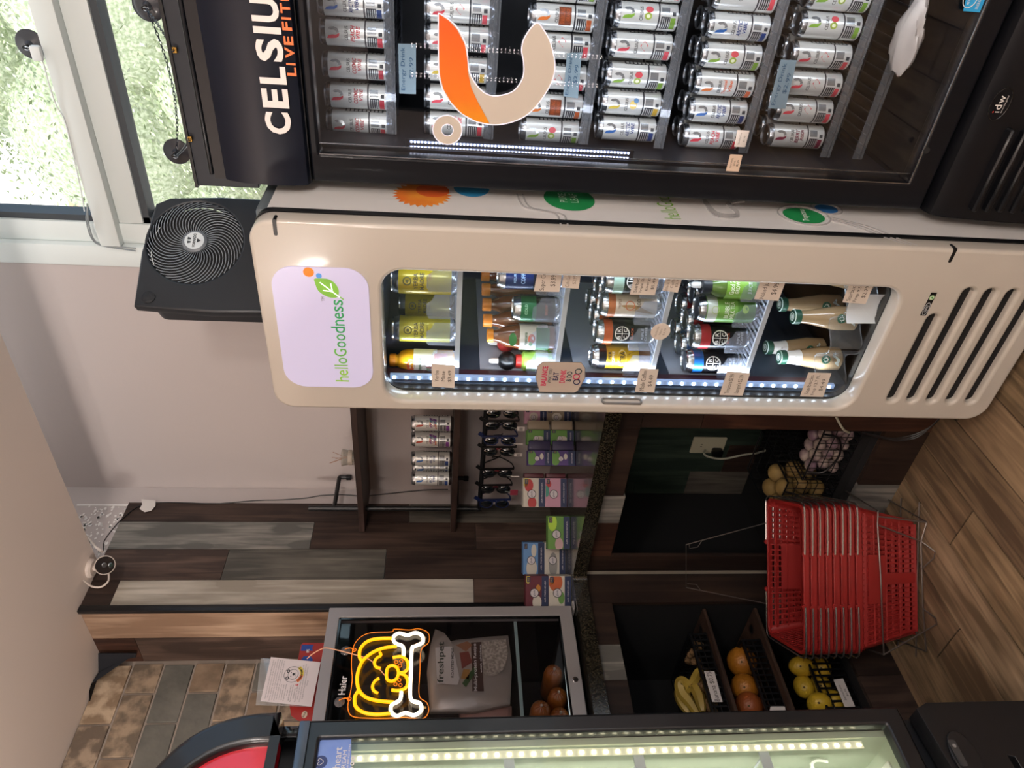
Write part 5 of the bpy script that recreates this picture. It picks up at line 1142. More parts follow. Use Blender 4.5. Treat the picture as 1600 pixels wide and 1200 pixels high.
lines = ['George is a 4-year-old English Bulldog who', 'has captured the hearts of San Clemente', 'family, friends, the neighborhood, and social', 'media with his cute good looks, outstanding', 'character, and offering the tugs and snacks.', 'We first think of a new partner & owner is', 'a companion of a', 'potentially that', 'inspired by family', 'sought', 'and did not want', 'be minted by a few', 'moments the', 'behavior is, like', 'with, that we make treats in a way of', 'Crispy and made soft for every pup is our', 'English Bulldog puppy and named him', 'George']
for i, s_ in enumerate(lines):
    f = .05+.9*(i+.5)/20; fw_ = len(s_)/48
    off = .5 if not 6 <= i <= 13 else .24
    c = A+ru*off+rd*f; m.text(s_, c.x, c.y, W_*fw_, H_*.030, TI, 0, ang=ang)
m.build('lettering', sh)
m = MB(O=(FX+.0014, 0, 0), R=Y_, U=Z_); c = FQ(530, 500, FX); R_ = .0285
m.flat(ell(c[0], c[1], R_), MATS['flyer_paper']); m.plate([ell(c[0], c[1], R_), ell(c[0], c[1], R_*.955)], .0002, .0005, BLK)
kk = mat('badge_line', '#2a2a2c', .5)
def bp_(x, y): return (c[0]+x*R_, c[1]+y*R_)
m.tube([(*bp_(x*.62, y*.58-.05), .0006) for x, y in ell(0, 0, 1, 1, 22)], .0006, kk, 4, True)
for x in (-.45, .42): m.plate([ell(*bp_(x, .55), R_*.2, None, 16), ell(*bp_(x, .55), R_*.1, None, 12)], .0004, .0007, kk)
m.flat(ell(*bp_(0, -.1), R_*.17, R_*.13), kk, .0009); m.flat(ell(*bp_(-.22, .18), R_*.06), kk, .0009); m.flat(ell(*bp_(.24, .2), R_*.06), kk, .0009); m.tube([(*bp_(-.25, -.35), .0008), (*bp_(0, -.28), .0008), (*bp_(.25, -.35), .0008)], .0005, kk, 4); m.build('badge', sh)
m = MB(O=(FX+.0018, 0, 0), R=Y_, U=Z_); pts = ell(c[0], c[1], R_*1.25, None, 20, 215, 325)+ell(c[0], c[1], R_*.85, None, 20, 325, 215)
m.flat(pts, mat('ribbon_yellow', '#e8cf4a', .5)); m.flat(ell(c[0], c[1], R_*1.25, None, 9, 215, 262)+ell(c[0], c[1], R_*.85, None, 9, 262, 215), mat('ribbon_orange', '#e0743a', .5), .0002)
for i, ch in enumerate('Small & Village'):
    a = math.radians(222+i*6.8); m.text(ch if ch != ' ' else '.', c[0]+R_*1.05*math.cos(a), c[1]+R_*1.05*math.sin(a), R_*.11, R_*.17, BLK, .0006, ang=math.degrees(a)+90, bold=.02)
m.text('G', *FQ(590, 655, FX), .007, .009, mat('badge_red', '#c8302c', .5), .0008, bold=.06); m.build('ribbon', sh)

# ================================================================ black ice-cream freezer cut by the frame
SX, SY1, SY0 = -1.5, .780, .14
fz = thing('ice_cream_freezer', 'tall black glass-door ice cream freezer with a red arched header, cut off', 'freezer', (-1.85, .46, 0))
m = MB(O=(SX, 0, 0), R=Y_, U=Z_); dz0, dz1 = at_x(1403, 1104, SX).z, at_x(468, 1125, SX).z
GRY = mat('freezer_frame', '#15171b', .3, coat=.3); 
m.plate([rrect(SY0, SY1, dz0, dz1, .004), rrect(SY0+.05, SY1-.038, dz0+.045, dz1-.046, .004)], -.03, 0, GRY, .006); dr2 = m.build('door_frame', fz)
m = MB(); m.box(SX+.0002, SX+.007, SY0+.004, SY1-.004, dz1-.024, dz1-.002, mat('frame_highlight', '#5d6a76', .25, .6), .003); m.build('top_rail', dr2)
m = MB(); m.box(SX-.016, SX-.012, SY0+.04, SY1-.03, dz0+.04, dz1-.04, pane('freezer_glass', (.93, .95, .93), 1)); m.build('glass', dr2)
FWH = mat('freezer_liner', '#c2cbb8', .5); m = MB(); sb_ = -2.02
m.box(sb_, SX-.035, SY1-.03, SY1-.006, dz0-.02, dz1+.0, BLK); m.box(sb_, SX-.035, SY0+.0, SY0+.03, dz0-.02, dz1, BLK); m.box(sb_-.02, sb_, SY0, SY1-.006, .08, 2.0, BLK)
m.box(sb_, SX-.04, SY0, SY1-.006, .08, dz0-.002, BLK, .01); m.box(sb_, SX-.04, SY0, SY1-.006, dz1, 1.98, BLK, .006); m.build('cabinet', fz)
m = MB(); m.box(sb_+.001, SX-.045, SY1-.045, SY1-.031, dz0+.0, dz1-.02, FWH); m.box(sb_+.001, sb_+.015, SY0+.03, SY1-.045, dz0, dz1-.02, FWH); m.box(sb_, SX-.045, SY0+.03, SY1-.045, dz0+.0, dz0+.02, FWH)
m.box(sb_+.001, SX-.045, SY0+.031, SY0+.045, dz0+.0, dz1-.02, FWH); m.build('liner', fz)
m = MB(); 
for i in range(44):
    z = dz0+.10+(dz1-.1-dz0-.1)*i/43; m.box(SX-.050, SX-.046, SY1-.062, SY1-.056, z-.004, z+.004, mat('led_warm', '#fff2cf', .3, emit=7))
m.box(SX-.052, SX-.050, SY1-.066, SY1-.050, dz0+.09, dz1-.09, mat('strip_warm', '#c8c6b0', .3, emit=.5)); m.build('led_strip', fz)
light('freezer_led', 'AREA', (SX-.07, SY1-.1, 1.1), 3.0, (1, .98, .86), shape='RECTANGLE', size=.03, size_y=1.1, rot=(math.radians(90), 0, math.radians(130)))
for z in (.78, 1.06, 1.34):
    m = MB()
    for i in range(14): y = SY0+.05+i*(SY1-SY0-.11)/13; m.box(sb_+.02, SX-.07, y-.0015, y+.0015, z-.004, z, SHWH)
    m.box(SX-.072, SX-.066, SY0+.04, SY1-.048, z-.01, z+.012, SHWH); m.build('shelf', fz)
# sticker on the glass
m = MB(O=(SX-.011, 0, 0), R=Y_, U=Z_); q = [at_x(*p, SX-.011) for p in ((549, 1153), (549, 1215), (484, 1228), (492, 1155))]
m.prism([(p.y, p.z) for p in q][::-1], 0, .0012, mat('sticker_blue', '#5f7fd0', .4, var=('#a9c4ee', 6, .25))); st = m.build('sticker', fz)
m = MB(O=(SX-.0095, 0, 0), R=Y_, U=Z_); p = at_x(501, 1187, SX); m.flat(ell(p.y, p.z, .0125), mat('sticker_navy', '#39497a', .5))
hl = [(0, -.45), (-.5, .05), (-.55, .4), (-.25, .55), (0, .3), (.25, .55), (.55, .4), (.5, .05)]
m.tube([(p.y+a*.011, p.z+b*.011, .0006) for a, b in [(q.x, q.y) for q in smooth([(*h, 0) for h in hl], 4, True)]], .0006, WI, 4, True)
p = at_x(526, 1186, SX); m.text('Sweetheart', p.y-.018, p.z, .092, .0145, WI, .0006); p = at_x(535, 1184, SX); m.text('ICE CREAM', p.y-.016, p.z-.003, .07, .0085, WI, .0006); p = at_x(541, 1184, SX); m.text('Inventory? Call 800.621.8393', p.y-.012, p.z-.004, .085, .0045, WI, .0006)
for i in range(3): m.plate([ell(p.y+.0-.0105*i+.003, p.z-.012, .004, None, 14), ell(p.y-.0105*i+.003, p.z-.012, .0018, None, 10)], .0002, .0006, WI)
m.build('lettering', st)
# items inside the freezer bottom
m = MB(); a = at_x(1390, 1196, SX-.09); m.box(SX-.16, SX-.09, a.y-.09, a.y+.01, dz0+.022, a.z, mat('carton_white', '#dfe0d6', .5), .003); o = m.build('carton'); o['label'] = 'white carton at the bottom of the ice cream freezer'; o['category'] = 'carton'
m = MB(); a = at_x(1272, 1195, SX-.12); m.tube(smooth([(SX-.12, a.y-.03, a.z-.03), (SX-.12, a.y-.018, a.z), (SX-.12, a.y+.0, a.z+.006), (SX-.12, a.y+.01, a.z-.01), (SX-.12, a.y+.006, a.z-.035)]), .004, mat('hook_white', '#cfd6c8', .4), 8); m.build('shelf_hook', fz)
# red arched header
HXF = SX+.012
ctr_y, zb = (SY0+SY1)/2, at_x(447, 1120, SX).z+.004
ay = SY1-ctr_y+.0; hz = .255
def archp(f, z0=0, n=28): return [(ctr_y+ay*f*math.cos(math.pi*i/n), zb+z0+(hz*f)*math.sin(math.pi*i/n)) for i in range(n+1)]
def sup(f, n=30, dz=0): return [(ctr_y+ay*f*(1 if math.cos(t) > 0 else -1)*abs(math.cos(t))**.75, zb+dz+hz*f*math.sin(t)**.8) for t in [math.pi*i/n for i in range(n+1)]]
m = MB(O=(HXF, 0, 0), R=Y_, U=Z_); outer = sup(1.0); inner = sup(.80, dz=.004)
m.plate([outer, inner], -.10, .03, GRY, .012); hd2 = m.build('header_frame', fz)
m = MB(O=(HXF, 0, 0), R=Y_, U=Z_); m.plate([sup(.86)], -.04, .012, mat('header_red', '#c81c2c', .2, coat=.7, emit=.12)); m.build('header_panel', hd2)
m = MB(); m.box(SX-.03, SX-.012, SY1-.03, SY1-.005, dz1-.0, zb+.01, BLKG, .003); m.build('header_bracket', hd2)
# base grille with control pod
m = MB(O=(SX+.004, 0, 0), R=Y_, U=Z_); bz = at_x(1440, 1104, SX).z
sl = []
for i in range(6): sl.append([(SY1-.115, bz-.13-i*.05), (SY0+.08, bz-.13-i*.05), (SY0+.08, bz-.145-i*.05), (SY1-.12, bz-.145-i*.05)])
m.plate([[(SY1+.004, .05), (SY1+.004, bz-.01), (SY1-.01, bz+.02), (SY0, bz-.03), (SY0, .05)]]+[s_ for s_ in sl if s_[2][1] > .07], -.04, .004, mat('grille_dark', '#131417', .4), .002); m.build('base_grille', fz)
m = MB(); m.box(SX-.06, SX-.04, SY0+.01, SY1-.01, .05, bz-.03, BLKM); m.build('grille_backing', fz)
m = MB(O=(SX+.009, 0, 0), R=Y_, U=Z_); pc = at_x(1480, 1165, SX); m.plate([ell(pc.y-.03, pc.z-.02, .055, .03, 30)], 0, .005, GRY, .002); m.plate([rrect(pc.y-.05, pc.y+.005, pc.z-.012, pc.z+.004, .004)], .005, .007, mat('display_grey', '#3a3b3d', .3)); m.flat(ell(pc.y-.008, pc.z-.004, .004), mat('led_dim', '#8a8a88', .4), .0075); m.build('control_pod', fz)
m = MB(); m.box(sb_+.05, SX-.06, SY0+.05, SY1-.05, 0, .085, BLKM); m.build('plinth', fz)
# ================================================================ brown wall shelves with a black pipe frame
YS = 1.955; SHX1 = -1.2
SW = wood('shelf_board', '#2f221e', '#473631', '#5c4841', axis='x', rough=.5)
for nm, zt_, lab in (('a', 1.813, 'long dark brown shelf board on the wall, holding the reed diffuser'), ('b', 1.452, 'long dark brown shelf board on the wall, holding four slim cans')):
    m = MB(); m.box(XA+.001, SHX1, YS, WY-.004, zt_-.022, zt_, SW, .001, 1); o = m.build('wall_shelf'); o['label'] = lab; o['category'] = 'shelf'; o['group'] = 'brown wall shelves'
PB = mat('pipe_black', '#0e1013', .4)
pf = thing('pipe_frame', 'black metal pipe rail fixed beside the wall shelves in the corner', 'rail', (-2.2, 2.0, 1.3))
PXp = -2.218; rz1, rz0 = at_x(482, 794, PXp).z, at_x(752, 795, PXp).z; py0 = at_x(515, 794, PXp).y
m = MB(); m.tube([(PXp, py0, rz1), (PXp, py0, rz0)], .0105, PB, 12); m.build('upright', pf)
for px in (522, 706+8):
    z = at_x(px, 794, PXp).z; m = MB(); m.tube(smooth([(PXp, py0, z), (PXp, py0+.08, z), (PXp, WY-.028, z), (PXp, WY-.012, z-.004), (PXp, WY-.012, z-.035)], 4), .0085, PB, 10); m.box(PXp-.009, PXp+.009, WY-.022, WY-.004, z-.05, z-.028, PB, .003); m.build('arm', pf)
zb_ = at_y(750, 720, py0).z+.004
m = MB(); m.tube([(PXp, py0, rz0+.008), (SHX1, py0, rz0+.008)], .0095, PB, 12); m.build('crossbar', pf)
# reed diffuser
ZD = 1.8135; p = at_y(553, 715, 2.07)
t = thing('reed_diffuser', 'small ribbed glass diffuser with thin reeds on the wall shelf', 'diffuser', (p.x, 2.07, ZD)); GLS = pane('ribbed_glass', (.86, .86, .84), 1.0, body=.22, bodycol='#c9bfb4')
m = MB(); m.lathe([(.026, 0), (.027, .004), (.029, .04), (.034, .062), (.032, .062), (.027, .04), (.025, .006), (.0001, .006)], 28, GLS, cap=False); m.build('jar').parent = t
m = MB(); m.lathe([(.028, .022), (.0295, .026), (.0295, .036), (.0285, .038)], 28, mat('diffuser_band', '#a89a8c', .4), cap=False); m.build('band').parent = t
rr = random.Random(8)
for i in range(7):
    a = rr.uniform(0, 6.28); m = MB(); m.tube([(.016*math.cos(a), .016*math.sin(a), .008), (.022*math.cos(a+2.6), .022*math.sin(a+2.6), rr.uniform(.085, .11))], .0009, mat('reed', '#9a6a48', .7), 5); m.build('reed').parent = t
# four slim cans on the lower board
CY = 2.03
names = {'arctic': 'blue-printed', 'rainbow': 'rainbow-banded'}
FL['rainbow'] = ('#b8452e', 'SPARK', 'VIBE', '#7a3a8a', None)
for i, (py, kind) in enumerate(((747, 'arctic'), (716, 'arctic'), (686, 'rainbow'), (661, 'rainbow'))):
    x = at_y(672, py, CY).x
    lab = ('blue-printed slim can nearest the plank wall on the brown shelf', 'blue-printed slim can, second from the plank wall on the brown shelf', 'rainbow-banded slim can, third from the plank wall on the brown shelf', 'rainbow-banded slim can nearest the cream cooler on the brown shelf')[i]
    if kind == 'rainbow' and 'rainbow' not in first:
        first['rainbow'] = slim_can('slim_can', 'rainbow', lab, 'can', 'slim cans on the brown shelf', (x, CY, 1.4525), .6)
        m = MB(); m.warp = warp_r(CRAD)
        for k, c in enumerate(('#b8452e', '#d8862e', '#3f9a8a', '#6a3a7a')): m.flat([(-.022+k*.010, .062), (-.014+k*.010, .062), (.0+k*.008, .088), (-.008+k*.008, .088)], mat('rainbow_%d' % k, c, .4), .0009)
        m.build('rainbow_print').parent = first['rainbow']
    else: place_can(kind, x, CY, 1.4525, lab, 'slim cans on the brown shelf', .6)
for x, kind, k in ((at_y(672, 731, 2.09).x, 'arctic', 'between the two blue-printed ones'), (at_y(672, 673, 2.09).x, 'rainbow', 'between the two rainbow-banded ones')):
    place_can(kind, x, 2.095, 1.4525, 'slim can standing further back on the brown shelf '+k, 'slim cans on the brown shelf', .6)
# ================================================================ sunglasses hanging from the crossbar
zbar = rz0+.008
LENS = mat('lens_dark', '#12161a', .06, coat=1); FRB = mat('frame_black', '#0a0a0c', .3, coat=.3); FRN = mat('frame_navy', '#14224e', .3, coat=.3); FRR = mat('bridge_red', '#6b1a22', .4)
def glasses(i, x, label, fm=FRB, bridge=None, tilt=0.0, tag=None):
    """hung by one temple: lenses one above the other, facing the room"""
    t = thing('sunglasses', label, 'sunglasses', (x, py0-.014, zbar+.014), tilt, 'sunglasses hanging on the black crossbar')
    def P(m): m.build_ = None
    m = MB(); m.M = Matrix.Identity(4)
    def lens(zc): return [(a, -.004-.06*(b-0)**2*0, zc+b) for a, b in [(.019*math.cos(q)*(1.0 if math.sin(q) < 0 else .92)-.004, .026*math.sin(q)) for q in [k*math.pi/10 for k in range(20)]]]
    for zc in (-.038, -.102):
        L = lens(zc); n = len(L); cx = sum(p[0] for p in L)/n
        vs = [(p[0], -.003, p[2]) for p in L]+[(cx+(p[0]-cx)*.5, -.008, zc+(p[2]-zc)*.5) for p in L]+[(cx, -.0095, zc)]+[(p[0], .001, p[2]) for p in L]
        fs = [(k, (k+1) % n, n+(k+1) % n, n+k) for k in range(n)]+[(n+k, n+(k+1) % n, 2*n) for k in range(n)]+[tuple(2*n+1+k for k in range(n))]
        m = MB(); m.add(vs, fs, LENS, True); m.build('lens').parent = t
    m = MB()
    for zc in (-.038, -.102): m.tube(lens(zc), .0024, fm, 6, True)
    m.bar((.013, -.004, -.004), (.017, -.004, -.136), .006, .007, fm); m.tube([(.006, -.004, -.062), (.010, -.006, -.070), (.006, -.004, -.078)], .0028, bridge or fm, 6)
    m.add([(.020, -.003, .012), (.030, -.002, .004), (.016, -.003, -.016), (.008, -.003, -.004), (.020, .003, .012), (.030, .003, .004), (.016, .003, -.016), (.008, .003, -.004)], [(0, 1, 2, 3), (7, 6, 5, 4), (0, 4, 5, 1), (1, 5, 6, 2), (2, 6, 7, 3), (3, 7, 4, 0)], fm)
    m.build('frame').parent = t
    for zc, s_ in ((-.004, 1), (-.136, -1)):
        m = MB(); m.tube(smooth([(.016, .0, zc), (.030, .008, zc-.01), (.034, .05, zc-.05*s_-.02), (.026, .085, zc-.075*s_-.01)] if s_ > 0 else [(.016, .0, zc), (.032, .012, zc+.01), (.036, .05, zc+.05), (.02, .08, zc+.08)]), .0028, fm, 6); m.build('temple').parent = t
    if tag:
        z0 = -.128; m = MB(); c, w_, h, txt = tag
        m.box(-.010-w_/2, -.010+w_/2, -.018, -.0172, z0-h, z0, c, .0003, 1)
        if txt:
            for k in range(7): m.box(-.010-w_*.36+k*w_*.11, -.010-w_*.36+k*w_*.11+w_*.05, -.0184, -.018, z0-h*.75, z0-h*.3, BLK)
        m.tube([(-.008, -.012, z0+.02), (-.009, -.016, z0+.004), (-.010, -.018, z0-.003)], .0006, MATS['hook_white'], 4); m.build('price_tag').parent = t
    return t
WT = mat('tag_white', '#e8e0da', .6); RT = mat('tag_red', '#8e3244', .5)
gl_ = [(643, 'dark sunglasses half hidden by the cream cooler edge', FRB, None, None), (662, 'black sunglasses with a big white barcode tag next to the cream cooler', FRB, None, (WT, .017, .028, True)),
       (686, 'navy-cornered black sunglasses with a side-on white tag', FRN, None, (WT, .005, .028, False)), (703, 'black sunglasses with red bridge and long white barcode tag', FRB, FRR, (WT, .013, .030, True)),
       (737, 'black sunglasses with thin red nose piece and side-on tag', FRB, FRR, (WT, .005, .028, False)), (762, 'brown-lensed sunglasses with a glittery red tag', FRB, FRR, (RT, .024, .03, False)), (785, 'blue-mirrored sunglasses at the upright end of the bar', FRN, FRN, None)]
for i, (py, lab, fm, br_, tg) in enumerate(gl_):
    glasses(i, at_y(755, py, py0-.014).x, lab, fm, br_, .25, tg)
# ================================================================ stacks of boxed air fresheners on the granite
NAVY = mat('box_navy', '#17264a', .5)
DR = Vector((.70, .714, 0)).normalized()
LOGO = mat('box_logo_ring', '#10141c', .5); LOGW = mat('box_logo_white', '#c9c2c4', .5)
def fbox(label, c, z, w_, h, d, base, blobs, side, kind='box', top=None):
    """carton: artwork field, navy band, round white logo; faces the shop"""
    N = DR.cross(Vector(Z_)); N = Vector((DR.y, -DR.x, 0)); O = c-DR*w_/2+Vector((0, 0, z))
    t = thing('air_freshener_box', label, 'box', tuple(c+Vector((0, 0, z))), 0, 'boxed air fresheners on the granite')
    m = MB(O=O, R=DR, U=Z_); m.box(0, w_, 0, h, -d, 0, base, .001, 1); m.build('carton', t)
    m = MB(O=O+N*.0004, R=DR, U=Z_); m.add([(0.001, .001, 0), (w_-.001, .001, 0), (w_-.001, h*.30, 0), (.001, h*.30, 0)], [(0, 1, 2, 3)], NAVY)
    m.text('AIR FRESHENER', w_*.5, h*.15, w_*.7, h*.06, LOGW, .0004)
    for c_, x, y, rx, ry in blobs:
        pts = [(min(max(p[0], .001), w_-.001), min(max(p[1], h*.31), h-.001)) for p in ell(x*w_, y*h, rx*w_, ry*h, 20)]; m.flat(pts, c_, .0003)
    m.build('artwork', t)
    m = MB(O=O+N*.0012, R=DR, U=Z_); r = min(w_*.17, h*.2); lx, ly = w_*.45, h*.62
    m.flat(ell(lx, ly, r), LOGO); m.flat(ell(lx, ly, r*.86), LOGW, .0003); m.text('glade', lx, ly, r*1.3, r*.55, NAVY, .0006); m.add([(w_*.80, h*.80, 0), (w_*.97, h*.80, 0), (w_*.97, h*.95, 0), (w_*.80, h*.95, 0)], [(0, 1, 2, 3)], NAVY); m.text('SALE', w_*.885, h*.875, w_*.12, h*.07, mat('logo_gold', '#b79a3c', .5), .0004); m.build('logo', t)
    if side:
        m = MB(O=O+N*.001, R=DR, U=Z_); m.box(w_, w_+side[1], h*.04, h*.96, -d+.004, -.008, side[0], .004); m.build('window_cup', t)
    return t
def mc(n, c): return mat('art_'+n, c, .5)
GB = 1.0335
def base_pt(px, py): p = at_z(px, py, GB); p.z = 0; return p
pinkb, redb, grnb, blub, purb, tanb, cream = mc('pink', '#b98a9c'), mc('redb', '#a83232'), mc('grnb', '#5d8a3f'), mc('blub', '#5a86b8'), mc('purp', '#4a3570'), mc('tan', '#8a7c68'), mc('cream2', '#c4bdb0')
S = [ # (bottom px of front centre), width, lower box, upper box
    ((897, 684), .052, ('green and peach boxed freshener, lowest, closest to the cream cooler', grnb, [(cream, .3, .5, .3, .25)], (tanb, .034)), ('green and peach boxed freshener on top of its twin, closest to the cooler', grnb, [(cream, .3, .5, .3, .25)], (tanb, .034)), .082),
    ((899, 716), .052, ('green and purple boxed freshener, lower one beside the pink pack', purb, [(grnb, .5, .85, .5, .2), (cream, .6, .42, .2, .08)], (mc('violet', '#2f2b4c'), .034)), ('green and purple boxed freshener, upper one beside the red fruit box', purb, [(grnb, .5, .85, .5, .2), (cream, .6, .42, .2, .08)], (mc('violet', '#2f2b4c'), .034)), .082),
    ((886, 770), .105, ('pink boxed freshener with red berries under the red fruit box', pinkb, [(redb, .8, .85, .12, .12), (mc('teal', '#3f8a78'), .55, .95, .2, .12)], (mc('maroon', '#4a1620'), .018)), ('red fruit boxed freshener with watermelon print on the pink pack', cream, [(redb, .75, .75, .22, .2), (mc('yel', '#c9b84a'), .9, .9, .2, .15), (redb, .15, .6, .2, .2)], (mc('maroon', '#4a1620'), .018)), .080),
    ((884, 873), .115, ('grey-white boxed freshener under the sky-blue one', cream, [(mc('grey', '#8a8884'), .3, .6, .4, .2)], None), ('sky-blue clouds boxed freshener standing on the grey-white one', blub, [(cream, .2, .6, .3, .25), (cream, .75, .5, .2, .12)], None), .078),
    ((893, 924), .105, ('apple and cinnamon boxed freshener against the small fridge, lower', cream, [(mc('rust', '#8a3a1c'), .8, .7, .3, .3), (grnb, .3, .45, .2, .14), (mc('gold', '#b87a2c'), .85, .85, .12, .12)], None), ('dark red flower boxed freshener against the small fridge, upper', mc('plum', '#5a1828'), [(cream, .15, .5, .22, .2), (mc('gold', '#b87a2c'), .6, .45, .12, .1), (mc('yel', '#c9b84a'), .9, .9, .15, .1)], None), .080)]
for (pt, w_, lo, up, h) in S:
    c = base_pt(*pt); d = .05
    fbox(lo[0], c, GB, w_, h, d, lo[1], lo[2], lo[3]); fbox(up[0], c-Vector((DR.y, -DR.x, 0))*.004, GB+h+.0004, w_, h, d, up[1], up[2], up[3])
c = base_pt(890, 832)+Vector((DR.y, -DR.x, 0))*.012
fbox('green leaf and pink petal boxed freshener standing in front of the others', c, GB, .115, .080, .046, grnb, [(mc('lime', '#8aa84a'), .8, .8, .25, .2), (mc('petal', '#c2a0a0'), .15, .5, .2, .18)], None)
c = base_pt(893, 652)
fbox('pink-labelled boxed freshener almost hidden behind the cream cooler', c, GB+.09, .05, .078, .045, pinkb, [(cream, .5, .6, .3, .2)], None)
p = c; fbox('dark boxed freshener under the pink-labelled one, almost hidden by the cooler', c, GB, .05, .089, .045, tanb, [(cream, .5, .6, .3, .2)], None)
# ================================================================ stack of red shopping baskets on a wire stand
BN = Vector((.615, -.788, 0)).normalized(); BL = Vector((.788, .615, 0)).normalized(); BB = Vector((-1.75, 1.299, 0))
bkrz = math.atan2(BL.y, BL.x)+math.radians(3.5)
BRED = mat('basket_red', '#8e2220', .4, coat=.15); WSIL = mat('handle_silver', '#c9c4c2', .22, .95); STW = mat('stand_grey_wire', '#77706c', .35, .8)
HB = .214; HL0, HL1, HW0, HW1 = .174, .220, .086, .119
ctr = BB-BN*.123      # centre of the rims, behind the near side
def bpos(u, v, t): return Vector(((HL0+(HL1-HL0)*t)*u, (HW0+(HW1-HW0)*t)*v, HB*t))
bk = thing('shopping_basket', 'red plastic shopping basket', 'basket', (0, 0, 0), 0, 'stacked red shopping baskets')
m = MB()
def wall(side):
    long_ = side in (0, 2)
    def P(s_, t, o=0):
        if side == 0: q = bpos(s_, -1, t); return q+Vector((0, -o, 0))
        if side == 2: q = bpos(s_, 1, t); return q+Vector((0, o, 0))
        if side == 1: q = bpos(1, s_, t); return q+Vector((o, 0, 0))
        q = bpos(-1, s_, t); return q+Vector((-o, 0, 0))
    n = 23 if long_ else 13; S = .91 if long_ else .86
    nrm = {0: (0, -1, 0), 2: (0, 1, 0), 1: (1, 0, 0), 3: (-1, 0, 0)}[side]
    for i in range(n):
        s_ = -S+2*S*i/(n-1)
        m.bar(P(s_, 0), P(s_, 1), .0042 if long_ else .004, .0024, BRED, nrm)
    for t, h in ((.02, .016), (.27, .005), (.50, .005), (.70, .005), (.86, .010), (.965, .013)): m.bar(P(-S-.03, t), P(S+.03, t), h, .0026, BRED, (nrm[0], nrm[1], .2))
    # solid panel and centre strip
    if long_:
        for a, b, t0, t1 in ((-.36, .36, .50, .80), (-.08, .08, 0, .5), (-.36, -.3, .0, .0)):
            q = [P(a, t0, .0022), P(b, t0, .0022), P(b, t1, .0022), P(a, t1, .0022)]; r = [P(a, t0, -.001), P(b, t0, -.001), P(b, t1, -.001), P(a, t1, -.001)]
            if t1 > t0: m.add(q+r, [(0, 1, 2, 3), (7, 6, 5, 4), (0, 4, 5, 1), (1, 5, 6, 2), (2, 6, 7, 3), (3, 7, 4, 0)], BRED)
for side in range(4): wall(side)
for u, v in ((1, 1), (1, -1), (-1, 1), (-1, -1)):     # rounded corner posts
    vs = []; n = 7
    for t in (0, .5, 1):
        for k in range(n):
            a = math.pi/2*k/(n-1); q = bpos(u, v, t); c_ = q-Vector((u*.02, v*.02, 0)); vs.append(c_+Vector((u*.0212*math.cos(a), v*.0212*math.sin(a), 0)))
    m.add(vs, [(j*n+k, j*n+k+1, (j+1)*n+k+1, (j+1)*n+k) for j in range(2) for k in range(n-1)], BRED, True)
m.box(-HL0+.004, HL0-.004, -HW0+.004, HW0-.004, 0, .003, BRED); m.build('body').parent = bk
m = MB()
ro = rrect(-HL1-.006, HL1+.006, -HW1-.006, HW1+.006, .03, 6); ri = rrect(-HL1+.002, HL1-.002, -HW1+.002, HW1-.002, .026, 6)
m.plate([ro, ri], HB-.006, HB+.002, BRED, .0015); n = len(ro)
m.add([(*p, HB-.016) for p in ro]+[(*p, HB-.004) for p in ro], [(i, (i+1) % n, n+(i+1) % n, n+i) for i in range(n)], BRED, True)
for sx in (-1, 1):
    for sy in (-1, 1): m.lathe([(.008, -.003), (.008, .003)], 12, BRED, axis='y', c=(sx*.078, sy*(HW1+.009), HB+.001))
m.build('rim').parent = bk
for sx in (-1, 1):
    m = MB(); m.tube(smooth([(sx*.078, -HW1-.013, HB+.001), (sx*.12, -HW1-.013, HB+.0), (sx*(HL1-.02), -HW1-.013, HB), (sx*(HL1+.006), -HW1-.006, HB), (sx*(HL1+.013), -HW1+.02, HB), (sx*(HL1+.013), 0, HB), (sx*(HL1+.013), HW1-.02, HB), (sx*(HL1+.006), HW1+.006, HB), (sx*(HL1-.02), HW1+.013, HB), (sx*.12, HW1+.013, HB), (sx*.078, HW1+.013, HB+.001)], 4), .0027, WSIL, 7)
    m.build('handle').parent = bk
z0 = .016
bk['label'] = 'red shopping basket at the very bottom of the stack, its grid wall fully showing'
bk.matrix_basis = Matrix.Translation(ctr+Vector((0, 0, z0))) @ Matrix.Rotation(bkrz, 4, 'Z')
pos = ['second', 'third', 'fourth', 'fifth', 'sixth', 'seventh']
for i in range(1, 8):
    lab = f'red shopping basket, {pos[i-1]} from the bottom of the nested stack' if i < 7 else 'empty red shopping basket on top of the stack, its inside open to view'
    dup(bk, ctr+Vector((0, 0, z0+.0240*i))+BL*random.uniform(-.002, .002), bkrz+random.uniform(-.008, .008), lab)
st = thing('basket_stand', 'grey wire stand under and behind the red basket stack', 'stand', tuple(ctr))
def bw(px, py, off=.0): return at_p(px, py, BB+BN*off, BN)
def wire(pts, r=.0024, sm=False, name='wire', c=None):
    m = MB(); m.tube(smooth(pts, 5) if sm else pts, r, c or STW, 6); m.build(name, st)
oN = .022
wire([ctr+BL*-.255+BN*-.12+Vector((0, 0, .155)), bw(1381, 1023, oN), bw(1379, 980, oN), bw(1376, 900, oN), bw(1371, 820, oN), bw(1372, 799, oN), ctr+BL*.262+BN*-.12+Vector((0, 0, .16))], name='hoop')
wire([bw(1448, 816, oN), bw(1439, 846, oN), bw(1442, 951, oN), bw(1447, 1018, oN)], name='base_wire')
wire([bw(1371, 820, oN), bw(1439, 846, oN), bw(1461, 862, oN+.03), bw(1459, 872, oN+.03), bw(1440, 889, oN)], name='foot')
wire([bw(1442, 951, oN), bw(1462, 966, oN+.03), bw(1464, 975, oN+.03), bw(1381, 1023, oN)], name='foot')
wire([bw(1372, 807, oN), bw(1448, 816, oN)], name='brace')
